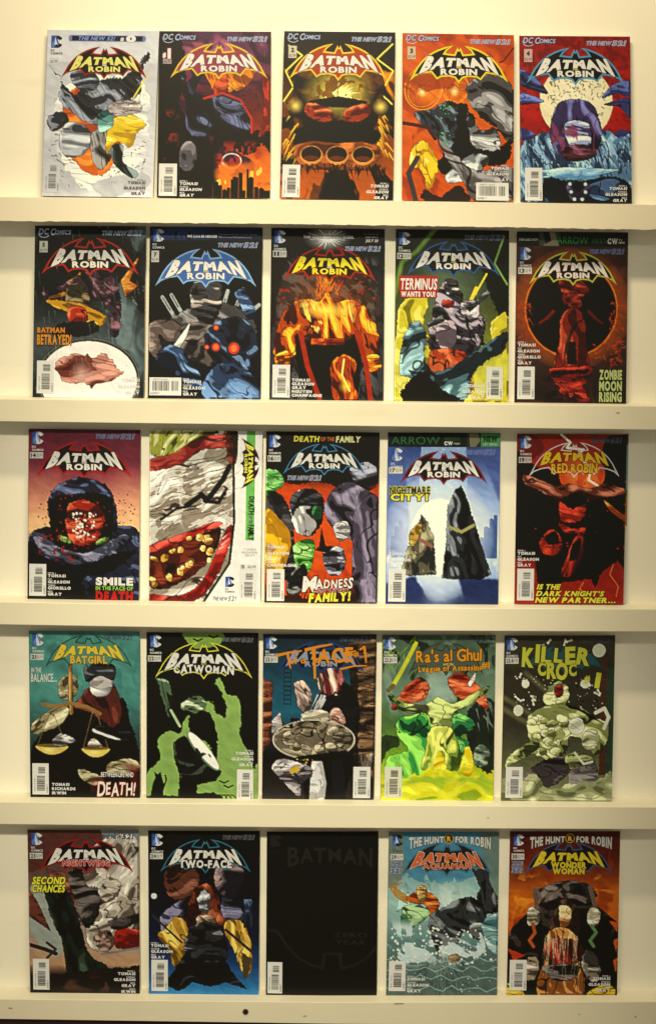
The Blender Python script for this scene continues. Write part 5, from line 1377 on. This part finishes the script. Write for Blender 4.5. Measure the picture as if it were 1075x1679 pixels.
# ---- top ledge
c = B[0]
logo_round(c, 3.4, 5, dark=True)
t = Print(c, 2); t.rect(2.6, 25, 10.6, 31.5, (208, 206, 194)); o = t.build("issue_box")
Print(c, 3).text("$2.99", 3.4, 29.6, 2.6, (110, 106, 96), w=6.2, bold=0).build("issue_lettering", o)
t = Print(c, 2); t.poly([(19, 6), (20, 4.4), (87, 4.4), (88.5, 6), (88.5, 8.2), (87, 9.8), (20, 9.8), (19, 8.2)], (110, 126, 170)); t.rect(22, 4.9, 85.5, 9.3, (22, 22, 28), 1); o = t.build("banner")
Print(c, 3).text("THE NEW 52!", 27, 8.8, 3.5, (128, 146, 196), w=33, shear=.3, bold=.04).text("#", 65.5, 9.2, 3.4, (226, 222, 204), bold=.05).text("0", 70.5, 9.8, 5.4, (232, 228, 210), bold=.07, w=9).build("banner_lettering", o)
title(c, 13.5, 90.5, 14.5, (150, 26, 16), BLK, (230, 222, 110), edge=(60, 12, 6), andc=CRM)
barcode(c, 1.5, 119, 15.5, 146.5, 1, (206, 204, 192), (120, 116, 104))
credits(c, 93, 133, 147.6, TPG, 'r', (84, 80, 72), (120, 116, 106))
c = B[1]
logo_word(c, 2, 2); series(c, 60, 96, 6.8)
Print(c, 3).text("#", 3, 23.5, 4.4, (236, 226, 208), bold=.06, xs=.7, out=(.06, (150, 30, 20))).text("1", 7.4, 24, 8, (236, 226, 208), bold=.08, out=(.06, (150, 30, 20))).build("issue_lettering")
t = Print(c, 2); t.rect(3.4, 25, 11, 29.4, (176, 160, 150)); o = t.build("issue_box"); Print(c, 3).text("$2.99", 4.2, 28.4, 2.2, (70, 60, 56), w=6, bold=.0).build("issue_price", o)
title(c, 10, 97, 10.5, (230, 190, 40), (150, 60, 70), (236, 226, 206), edge=(90, 20, 20))
barcode(c, 1.2, 119.5, 17.2, 148.6, 2); credits(c, 19.6, 133.4, 149, TGG, shear=.2)
c = B[2]
logo_word(c, 2, 1.5); series(c, 60, 96, 6.5); issue_box(c, 4, 13, 11.4, 24, "2", stacked=True, col=(206, 196, 160))
title(c, 5, 93.5, 10.6, (236, 196, 50), (176, 60, 16), CRM, edge=(70, 20, 6))
barcode(c, 1.6, 119.5, 17.2, 148.6, 3); credits(c, 95.5, 133.4, 149, TGG, 'r', shear=.2)
c = B[3]
logo_word(c, 2, 1); series(c, 60, 96, 6.5); issue_box(c, 4.2, 12, 11.6, 23.4, "3", stacked=True, col=(206, 180, 140))
title(c, 6, 95, 10.5, (230, 212, 40), BLK, CRM, edge=(40, 36, 10), andc=(220, 190, 30))
barcode(c, 66.4, 133, 95.6, 149, 4); credits(c, 95.5, 116, 131.4, TGG, 'r', shear=.2)
c = B[4]
logo_word(c, 2, 1); series(c, 60, 96, 6.2); issue_box(c, 4, 12, 11.4, 23.6, "4", stacked=True, col=(204, 166, 150))
title(c, 6, 94.6, 10.5, (76, 150, 176), BLK, CRM, edge=(20, 40, 50), andc=(220, 190, 30))
barcode(c, 4, 119, 19.6, 148.6, 5); credits(c, 95.5, 132.6, 148.6, TGG, 'r', shear=.2)
# ---- second ledge
c = B[5]
logo_word(c, 2, 2); series(c, 60, 96, 6); issue_box(c, 4, 13.4, 11.4, 23.4, "5", stacked=True)
title(c, 6, 94, 10.4, RED, (22, 14, 12), CRM, edge=(60, 12, 8), andc=(206, 150, 40))
caption(c, C_("BATMAN", 3, 93.4, 4.4, (216, 130, 30), w=25, bold=.05, out=(.05, (60, 26, 8))), C_("BETRAYED!", 3, 103.6, 8.4, (222, 142, 34), w=31, bold=.04, out=(.05, (60, 26, 8))))
barcode(c, 3.2, 118, 18.6, 146.6, 6); credits(c, 96, 130, 146.4, TPG, 'r', (224, 214, 196))
c = B[6]
logo_round(c, 2.6, 2.2); series(c, 60, 95.5, 15.6); issue_box(c, 1.4, 21, 8.2, 31, "7", stacked=True)
t = Print(c, 3); t.text("WE CAN BE HEROES", 33, 9.2, 2.2, CRM, w=26.5, bold=.05).text("The people of the Horn of Africa need you", 61, 6.8, 1.1, (170, 170, 160), w=34, bold=0).text("Help us at www.WeCanBeHeroes.org", 61, 9.4, 1.2, (190, 188, 176), w=29, bold=.0); t.build("banner_lettering")
title(c, 5, 95, 19, (140, 180, 206), (58, 100, 156), CRM, edge=(30, 50, 90), andc=(226, 190, 60), band=1.5)
barcode(c, 1, 131.6, 29.4, 147.2, 7); credits(c, 31, 131, 147, [("PETER", "TOMASI"), ("PATRICK", "GLEASON"), ("MICK", "GRAY")])
c = B[7]
logo_round(c, 2.6, 2.4); series(c, 64.5, 96, 17.4); issue_box(c, 1.4, 19.8, 13.4, 25.6, "11")
t = Print(c, 3); t.text("THE DARK KNIGHT RISES.", 28, 8.8, 2.7, (206, 200, 180), w=45, bold=.02, out=(.04, (40, 38, 34))).text("IN THEATERS", 95, 5.4, 1.3, (130, 126, 112), 'r', w=13, bold=0).text("AND IMAX", 94, 8, 1.6, (180, 176, 160), 'r', w=11, bold=.02).text("JULY 20", 94, 11.4, 2.2, CRM, 'r', w=11, bold=.05, shear=.2); t.build("banner_lettering")
title(c, 10.5, 92.5, 15.8, (172, 34, 16), (24, 14, 8), (240, 216, 40), edge=(70, 30, 6), andc=CRM)
barcode(c, 2.2, 119.5, 17.6, 148, 8); credits(c, 19.4, 130.4, 147, [("", "TOMASI"), ("", "GLEASON"), ("", "GRAY"), ("", "NGUYEN"), ("", "CHAMPAGNE")])
c = B[8]
logo_round(c, 2.6, 2.6); series(c, 60, 95, 6.4, (60, 66, 90), (130, 134, 140)); issue_box(c, 1.2, 20.6, 13.4, 26, "12")
title(c, 10, 92, 10, (44, 90, 140), BLK, CRM, edge=(20, 30, 44), andc=(220, 190, 40), band=1.4)
caption(c, C_("TERMINUS", 4, 52.2, 9.6, CRM, w=32.4, bold=.03, shear=.06, out=(.05, (150, 20, 12))), C_("WANTS YOU!", 5, 58.4, 4.2, CRM, w=30, bold=.06), panel=[(3, 40.4, 37.4, 54, (178, 34, 20)), (4.2, 53.2, 36.6, 59.4, (166, 30, 18), 1)])
barcode(c, 80.6, 119, 95, 147, 9, (222, 218, 190)); credits(c, 79, 131.8, 147, TGG, 'r')
c = B[9]
Print(c, 2).rect(0.2, .2, 99.8, 12.6, (14, 20, 14)).rect(20, .4, 38, 12.4, (60, 74, 52), 1).poly([(26, .4), (34, .4), (38, 12.4), (24, 12.4)], (140, 128, 96), 2).poly([(24, .4), (29, .4), (31, 8), (25, 11)], (16, 20, 14), 3).build("banner")
t = Print(c, 4); t.text("ARROW", 36, 10.4, 6.2, (50, 140, 60), w=28, bold=.0).text("WED 8/7c", 67, 9.8, 4.6, (36, 96, 46), w=13.4, bold=.02).text("CW", 81.4, 10, 4.4, CRM, w=9.4, bold=.07).text("TV", 91.6, 7.6, 1.6, CRM, bold=.03).text("NOW", 91.6, 10, 1.8, CRM, w=5.4, bold=.03).text("EVERY LABEL IS NOW", 2, 7.8, 2, CRM, w=17, bold=.02); t.build("banner_lettering")
logo_round(c, 3.2, 14, size=.98); series(c, 65, 96, 17, (56, 90, 150), (150, 160, 176)); issue_box(c, 1.6, 31.4, 13.8, 37, "13")
title(c, 11.5, 90.4, 17.2, (196, 190, 60), BLK, CRM, edge=(130, 30, 14))
caption(c, *[C_(w, 96, v, 8.0, (196, 206, 120), 'r', w=20.4, bold=.05, out=(.05, (40, 50, 20))) for w, v in (("ZOMBIE", 128.6), ("MOON", 138.4), ("RISING", 148))])
barcode(c, 2.2, 118, 17.6, 146.4, 10); credits(c, 2.2, 95, 116, [("PETER J.", "TOMASI"), ("PAT", "GLEASON"), ("TOMAS", "GIORELLO"), ("MICK", "GRAY")])
# ---- middle ledge
c = B[10]
logo_round(c, 3, 2.4); series(c, 59.4, 94.4, 6, (54, 72, 110), (130, 144, 160)); issue_box(c, 1, 20.6, 12.8, 26, "14")
title(c, 7, 92.6, 10.4, (164, 22, 18), (18, 12, 12), CRM, edge=(40, 10, 10), andc=CRM)
caption(c, C_("SMILE", 61, 136, 6.2, CRM, w=33.6, bold=.06, out=(.04, BLK)), C_("IN THE FACE OF", 61, 140.6, 3.4, (140, 190, 70), w=33.6, bold=.05, out=(.04, BLK)), C_("DEATH", 61, 150, 8.2, (190, 26, 18), w=33.6, bold=.07, jit=.4, out=(.03, BLK)))
barcode(c, 1.2, 118.6, 16.4, 146.6, 11); credits(c, 18, 124.6, 146, [("PETER J.", "TOMASI"), ("PAT", "GLEASON"), ("TOMAS", "GIORELLO"), ("MICK", "GRAY")])
c = B[11]
title(c, 0, 0, 0, (70, 26, 26), (28, 14, 14), (230, 222, 70), rot90=(97.4, 28.4, .445), andc=CRM, edge=(60, 50, 10), band=1.4)
caption(c, C_("DEATH", 88.6, 57, 5, (30, 24, 20), rot=90, w=16, bold=.03, jit=.7), C_("OF THE", 89, 74, 3, (120, 60, 120), rot=90, w=7, bold=.03, jit=.6), C_("FAMILY", 88.6, 82, 5, (30, 24, 20), rot=90, w=13.4, bold=.03, jit=.7))
t = Print(c, 3)
for nm, v in (("TOMASI", 104.4), ("GLEASON", 107), ("GRAY", 109.6)):
    t.text(nm, 90, v, 1.7, (120, 114, 100), 'c', bold=.0, xs=1.2, gap=.25)
t.build("credit_lettering")
t = Print(c, 2); t.rect(81.4, 116.6, 96.4, 121, (228, 222, 200)); o = t.build("issue_box"); Print(c, 3).text("15", 82.4, 120.2, 3, (50, 46, 40), bold=.04).text("$2.99", 95.6, 119.8, 2.2, (110, 104, 92), 'r', bold=.02).build("issue_lettering", o)
barcode(c, 81, 121.6, 96.6, 148.6, 12, (226, 220, 198)); logo_round(c, 68.4, 127.6, dark=True, size=.82); series(c, 56.6, 78, 147, (50, 62, 104), None)
c = B[12]
logo_round(c, 2.6, 3); issue_box(c, 1.2, 21, 12.8, 26.4, "16"); series(c, 18.4, 48.6, 40.4, (60, 84, 140), (190, 186, 170))
caption(c, C_("DEATH", 24, 8.6, 4.8, (214, 200, 60), w=22.5, bold=.05, shear=.1, jit=.3), C_("OF THE", 48, 8, 3.4, (200, 100, 40), w=12, bold=.03), C_("FAMILY", 61.4, 8.6, 5, (222, 216, 140), w=21.6, bold=.05, shear=.1, jit=.3), name="headline_lettering")
title(c, 15, 88, 10.4, (60, 130, 160), (16, 12, 12), CRM, edge=(20, 24, 28), andc=CRM, band=1.2)
caption(c, C_("M", 33, 139.4, 13, CRM, w=12, bold=.04, shear=.1, out=(.05, (50, 10, 6))), C_("ADNESS", 45, 137.6, 8.2, CRM, w=33, bold=.03, jit=.9, shear=.1, rot=-3, out=(.05, (50, 10, 6))), C_("RUNS IN THE", 43, 139.8, 2.8, (130, 20, 16), w=31, bold=.05, out=(.08, (220, 190, 170))), C_("FAMILY!", 39, 148.8, 7.2, (226, 220, 60), w=37, bold=.06, shear=.15, jit=.3, rot=-3, out=(.05, (60, 14, 6))))
barcode(c, 1.6, 120.2, 17.2, 148, 13); credits(c, 1.6, 97, 118, [("PETER J.", "TOMASI"), ("PAT", "GLEASON"), ("MICK", "GRAY"), ("KEITH", "CHAMPAGNE")])
c = B[13]
Print(c, 2).rect(.2, .2, 99.8, 12.6, (12, 16, 12)).rect(70, .4, 84, 12.4, (34, 44, 30), 1).poly([(72, .4), (80, .4), (82, 7), (78, 12.4), (73, 12.4)], (120, 116, 84), 2).rect(82.6, .4, 99.8, 12.4, (70, 140, 76), 3).build("banner")
t = Print(c, 5); t.text("ARROW", 3, 10.4, 7.2, (40, 104, 50), w=43, bold=.0).text("WED 8/7c", 50, 7, 3.6, (36, 84, 42), w=14, bold=.02).text("CW", 50, 10.8, 3.0, CRM, w=7.6, bold=.07).text("TV NOW", 58.4, 10.4, 1.6, CRM, w=5.6, bold=.02); t.build("banner_lettering"); t = Print(c, 5); t.text("NEW", 91.2, 7.6, 4.6, (20, 40, 22), 'c', w=12.4, bold=.05).text("HIT SERIES", 91.2, 11, 2.0, (180, 206, 160), 'c', w=12.8, bold=.03); t.build("banner_tag_lettering")
logo_round(c, 3.2, 14); series(c, 68, 95, 17, (66, 84, 150), (150, 162, 196)); issue_box(c, 1.2, 30.6, 13.4, 36, "17")
title(c, 11, 89, 16, (130, 28, 30), (18, 12, 14), CRM, edge=(40, 12, 14), andc=CRM)
caption(c, C_("NIGHTMARE", 2, 53.6, 6.4, (28, 24, 16), w=36, bold=.03, out=(.07, (196, 186, 70))), C_("CITY!", 3, 59.4, 5.6, (232, 218, 50), w=33.4, bold=.05, out=(.07, (30, 26, 14))))
barcode(c, 2, 119.6, 17.4, 148, 14); credits(c, 2, 102, 118, TPG, 'l', (226, 224, 210))
c = B[14]
logo_round(c, 3, 2); series(c, 67, 95, 5.6, (50, 56, 76), (96, 96, 104)); issue_box(c, 1.6, 20.4, 13.4, 25.8, "19", col=(214, 196, 170))
t = Print(c, 2)
o = [(52.5 + x * .83, 7.4 + y * .83) for x, y in emblem_outline()]; n = inset(o, 1.0)
t.V = [c.at(u, v, t.n) for u, v in o + n]; t.F = [(i, i + len(o), (i + 1) % len(o) + len(o), (i + 1) % len(o)) for i in range(len(o))]
t.MI = [t.mi((224, 214, 196))] * len(o); t.build("title_emblem")
t = Print(c, 3); fan = lambda s, q: (52.5 + .83 * s * (31.5 + 6 * q), 7.4 + .83 * (11.5 - 1.5 * s * s + q * (7.6 + 6.4 * s * s)))
t.text("BATMAN", 0, 0, 1, (240, 200, 30), bold=.055, warp=fan, out=(.03, (90, 20, 6))); t.text("RED ROBIN", 0, 0, 1, (240, 196, 40), bold=.04, jit=.4, warp=lambda s, q: (52.5 + s * 21, 26 + q * 8), out=(.04, (110, 24, 6))); t.build("title_lettering")
caption(c, C_("IS THE", 20, 137, 4.4, (232, 224, 60), w=21, bold=.05, shear=.3, out=(.05, (60, 10, 6))), C_("DARK KNIGHT'S", 19.4, 142.8, 4.2, (232, 224, 60), w=62, bold=.05, shear=.3, out=(.05, (60, 10, 6))), C_("NEW PARTNER...", 18.6, 148.6, 4.4, (232, 224, 60), w=74, bold=.05, shear=.3, out=(.05, (60, 10, 6))))
barcode(c, 2, 119, 17.4, 147, 15); credits(c, 2, 101.4, 117, TPG)
# ---- fourth ledge
c = B[15]
logo_round(c, 3, 2.4); series(c, 67, 93, 5.6, (56, 60, 76), (90, 120, 116)); issue_box(c, 1, 20.8, 12.8, 26.2, "21")
title(c, 14, 93.6, 3.6, (40, 60, 34), (74, 138, 112), (232, 196, 50), second="BATGIRL", c2=(226, 176, 50), jit2=.3, w2=42, edge=(70, 56, 20), band=1.3)
caption(c, C_("IN THE", 1.6, 37.4, 4.4, (214, 206, 180), w=9, bold=.03), C_("BALANCE...", 1.2, 45.6, 7.4, (214, 206, 180), w=23.4, bold=.02), C_("...BETWEEN LIFE AND", 62, 130, 4.2, CRM, w=32, bold=.02, out=(.06, BLK)), C_("DEATH!", 61, 146.4, 12, CRM, w=34, bold=.02, jit=.6, shear=.1, out=(.05, (130, 20, 14))))
barcode(c, 1.6, 118.6, 16.6, 146.4, 16); credits(c, 19.4, 134.6, 146, [("", "TOMASI"), ("", "RICHARDS"), ("", "IRWIN")])
c = B[16]
logo_round(c, 3, 2.4); series(c, 66, 95, 6, (70, 74, 84), (120, 120, 112)); issue_box(c, 1, 20.8, 12.8, 26.2, "22")
title(c, 7.4, 94.8, 8.6, (220, 212, 60), (14, 14, 10), CRM, second="CATWOMAN", jit2=.8, w2=62, edge=(20, 20, 14), andc=(200, 190, 60), band=1.2)
barcode(c, 81.4, 121.4, 96, 149, 17); credits(c, 96, 103, 118.4, TGG, 'r')
c = B[17]
logo_round(c, 2, 2.4); series(c, 67, 95, 4.6, (60, 64, 76), (90, 92, 96)); issue_box(c, 1, 20, 12.8, 25.6, "23.1")
title(c, 12.4, 90, 6, (24, 56, 100), (14, 16, 20), (150, 150, 150), edge=(40, 44, 50), band=2.2)
ob = (226, 136, 20)
caption(c, C_("w", 24, 27, 6, ob, bold=.03, w=7, rot=-6), C_("o", 33, 26, 5, ob, bold=.04, w=4.6), C_("ACE", 48, 25.6, 12.4, ob, w=32, bold=.03, jit=.4, rot=-3), C_("#", 80, 20, 5, ob, bold=.03, w=4.4), name="headline_lettering")
t = Print(c, 5)
for q, w in (([(11.5, 19.4), (22, 16.8), (34, 15)], 2.8), ([(21.4, 17.4), (22.6, 24), (24.4, 31)], 2.4), ([(36.6, 14.4), (48, 11.4), (61, 9)], 3.0), ([(44.4, 12.4), (45.4, 26), (46, 40)], 3.6), ([(46, 23), (54, 21)], 2.4), ([(70, 17.4), (82, 15)], 2.2), ([(68, 31.4), (80, 28.6), (92, 28)], 2.0), ([(85.4, 14), (89.6, 10.6)], 2.0), ([(89, 10.4), (90.4, 18), (91.2, 25.6)], 2.6)):
    t.stroke(q, w, ob, 0 if q[0][0] in (21.4, 44.4, 89) else 1)
t.build("headline_strokes")
barcode(c, 81.4, 118.6, 96.8, 146.6, 18)
c = B[18]
logo_round(c, 2, 2.4); series(c, 67, 95, 4.8, (40, 50, 60), (110, 124, 104)); issue_box(c, 1.2, 20, 13, 25.6, "23.3")
e = Print(c, 2); o = [(56.5 + x * .67, 6.5 + y * .8) for x, y in emblem_outline()]; e.poly(o, (52, 58, 44)); e.poly(inset(o, 1.2), (78, 86, 64), 1); e.build("title_emblem")
og = (232, 150, 24)
caption(c, C_("Ra's al Ghul", 30, 24.6, 10.4, og, w=58, bold=.02, jit=.35, rot=-2, out=(.04, (90, 50, 8))), C_("and the", 54, 27.4, 2.6, (220, 200, 90), w=9, bold=.02), C_("League of Assassins", 32, 33.4, 5.0, og, w=56, bold=.03, jit=.35, rot=-2, out=(.05, (90, 50, 8))), C_("#1", 88, 29.6, 5.6, og, w=7, bold=.03, jit=.3), name="headline_lettering")
barcode(c, 3, 118.4, 18.4, 146.2, 19, (226, 220, 180))
c = B[19]
logo_round(c, 2, 2.4); series(c, 67, 95, 4.8, (46, 50, 54), (84, 84, 72)); issue_box(c, 1.2, 20, 13, 25.6, "23.4")
e = Print(c, 2); o = [(54 + x * .76, 8 + y * .7) for x, y in emblem_outline()]; e.poly(o, (24, 54, 54)); e.poly(inset(o, 1.2), (40, 84, 82), 1); e.build("title_emblem")
yg = (206, 204, 60)
caption(c, C_("K", 16, 27.5, 16, yg, w=11, bold=.06, jit=.4, out=(.05, (60, 60, 16))), C_("ILLER", 28, 23.6, 14.4, yg, w=50, bold=.05, jit=.8, rot=2, out=(.05, (60, 60, 16))), C_("CROC", 30, 36.6, 12.4, yg, w=36, bold=.05, jit=.8, rot=2, out=(.05, (60, 60, 16))), C_("#", 73, 41.4, 5.4, yg, bold=.04, jit=.4), C_("1", 82, 46.4, 13, yg, bold=.05, w=4.6, rot=8), name="headline_lettering")
barcode(c, 3.6, 118.4, 19, 146.2, 20)
# ---- bottom ledge
c = B[20]
logo_round(c, 3, 3.2); series(c, 66, 95, 6.4, (46, 52, 70), (120, 120, 116)); issue_box(c, 1.4, 21.4, 13, 26.8, "23")
title(c, 9.4, 95, 7.8, (150, 26, 18), (18, 12, 12), CRM, second="NIGHTWING", c2=(196, 44, 32), w2=50, edge=(40, 10, 8), e2=(226, 196, 180), andc=CRM)
caption(c, C_("SECOND", 3, 49.8, 6.4, (228, 222, 50), w=29.6, bold=.04, shear=.2, out=(.06, (50, 44, 12))), C_("CHANCES", 2.6, 57.2, 6.4, (228, 222, 50), w=29.6, bold=.04, shear=.2, out=(.06, (50, 44, 12))))
barcode(c, 2.6, 118.6, 17.4, 146.8, 21); credits(c, 96, 127, 148.6, TGG + [("MARK", "IRWIN")], 'r')
c = B[21]
logo_round(c, 3, 3); series(c, 66, 95, 6, (60, 60, 70), (104, 102, 100)); issue_box(c, 1.4, 20.6, 13, 26, "24")
title(c, 10.4, 92, 7.8, (50, 120, 130), (14, 14, 18), CRM, second="TWO-FACE", w2=58, edge=(20, 20, 26), jit2=.25, band=1.2)
barcode(c, 2, 117.6, 17, 146, 22); credits(c, 1.8, 100.6, 116.4, TGG)
c = B[22]
fa = (33, 30, 22)
logo_round(c, 3, 3, faint=(30, 28, 22))
Print(c, 3).text("BATMAN", 0, 0, 1, fa, bold=.03, jit=.5, warp=lambda s, q: (57 + s * 38, 15 + q * (13 + 4 * s * s))).build("title_lettering")
caption(c, C_("ZERO", 60, 95.6, 4.4, (34, 31, 23), w=31, bold=.03), C_("YEAR", 62, 102, 4.4, (34, 31, 23), w=28, bold=.03))
barcode(c, 1, 119, 14.4, 147.4, 23)
for k, (lines, tc, fill, second, two, w2, cr) in enumerate((("#", (214, 96, 44), (24, 28, 28), "AQUAMAN", None, 54, 0), ("#", (236, 206, 40), (20, 14, 16), "WONDER", "WOMAN", 40, 1))):
    c = B[23 + k]
    logo_round(c, 3.4, 3.2, dark=(k == 0), size=.92)
    issue_box(c, 1.6, 20.6, 13.2, 26.2, "29" if k == 0 else "30")
    t = Print(c, 3)
    for w, v, h in (("THE", 30.4, 2.6), ("NEW", 33.6, 2.8), ("52!", 38, 3.8)):
        t.text(w, 2, v, h, (60, 76, 120), w=9.6, shear=.15, bold=.04, out=(.06, (190, 190, 180)))
    t.build("series_lettering")
    title(c, 12 + k * 1.4, 94, 9.8, (66, 104, 116) if k == 0 else (70, 84, 110), fill, tc, second=second, two=two, w2=w2, edge=(226, 196, 160) if k == 0 else (90, 60, 10), andc=(220, 190, 60), band=1.5)
    hunt = lambda s, q: (55 + s * 37.5, 4.6 + 1.0 * s * s + q * (5 + 5.6 * s * s))
    t = Print(c, 4)
    col = (212, 204, 180)
    t.text("THE HUNT", 0, 0, 1, col, bold=.05, gap=.14, warp=lambda s, q: hunt(-.56 + s * .42, q), out=(.04, (40, 40, 36)))
    t.text("FOR ROBIN", 0, 0, 1, col, bold=.05, gap=.14, warp=lambda s, q: hunt(.57 + s * .43, q), out=(.04, (40, 40, 36)))
    t.build("headline_lettering")
    t = Print(c, 4); t.arc(54.4, 6.6, 0, 4.4, 0, 360, (206, 160, 40)).arc(54.4, 6.6, 0, 3.7, 0, 360, (30, 26, 16), 1).text("R", 54.6, 8.6, 4.2, (216, 170, 50), 'c', bold=.06, up=2); t.build("round_emblem")
    if k == 0:
        barcode(c, 2, 118.6, 17, 146, 24); credits(c, 18.6, 130.6, 147, TGG)
    else:
        barcode(c, 2, 118, 17.4, 146, 25); credits(c, 93.6, 130.6, 146.6, TGG, 'r')

# the comic standing behind the red one on the middle ledge: only its right edge shows
LEAN_B = LEAN
hb = [(851, 712.6), (1030.6, 712.6), (1025.4, 991.4), (847, 990.6)]
cb = Comic(hb, "teal and brown comic mostly hidden behind the red and black comic, middle ledge right", None)
def back_at(u, v, n=0.0):
    p = Comic.at(cb, u, v, 0)
    return Vector((p.x, p.y + 0.0046 - n, p.z))
cb.at = back_at
pr = Print(cb, 1); pr.n = 0.0003
for v0, v1, col in ((0, 9.4, (62, 44, 22)), (9.4, 49, (112, 156, 136)), (49, 54.5, (110, 108, 60)), (54.5, 81, (160, 118, 46)), (81, 150, (214, 204, 172))):
    pr.rect(0, v0, 100, v1, col)
pr.build("front_cover")
v, f = prism([back_at(u, w) for u, w in ((0, 0), (0, 150), (100, 150), (100, 0))], [back_at(u, w) + Vector((0, .0024, 0)) for u, w in ((0, 0), (0, 150), (100, 150), (100, 0))])
mesh_obj("page_block", v, f, M_PAGES, cb.root)

# floor and wall round the rack
fl = bpy.data.meshes.new("floor"); fl.from_pydata([(-3, -4, 0), (3, -4, 0), (3, .3, 0), (-3, .3, 0)], [], [(0, 1, 2, 3)])
fl.materials.append(paint("floor_vinyl", (.30, .26, .20), (.24, .21, .16), 4.0, .5))
fo = bpy.data.objects.new("floor", fl); fo['kind'] = "structure"; COL.objects.link(fo)
bpy.data.objects.remove(_fo)
bpy.data.curves.remove(_fc)
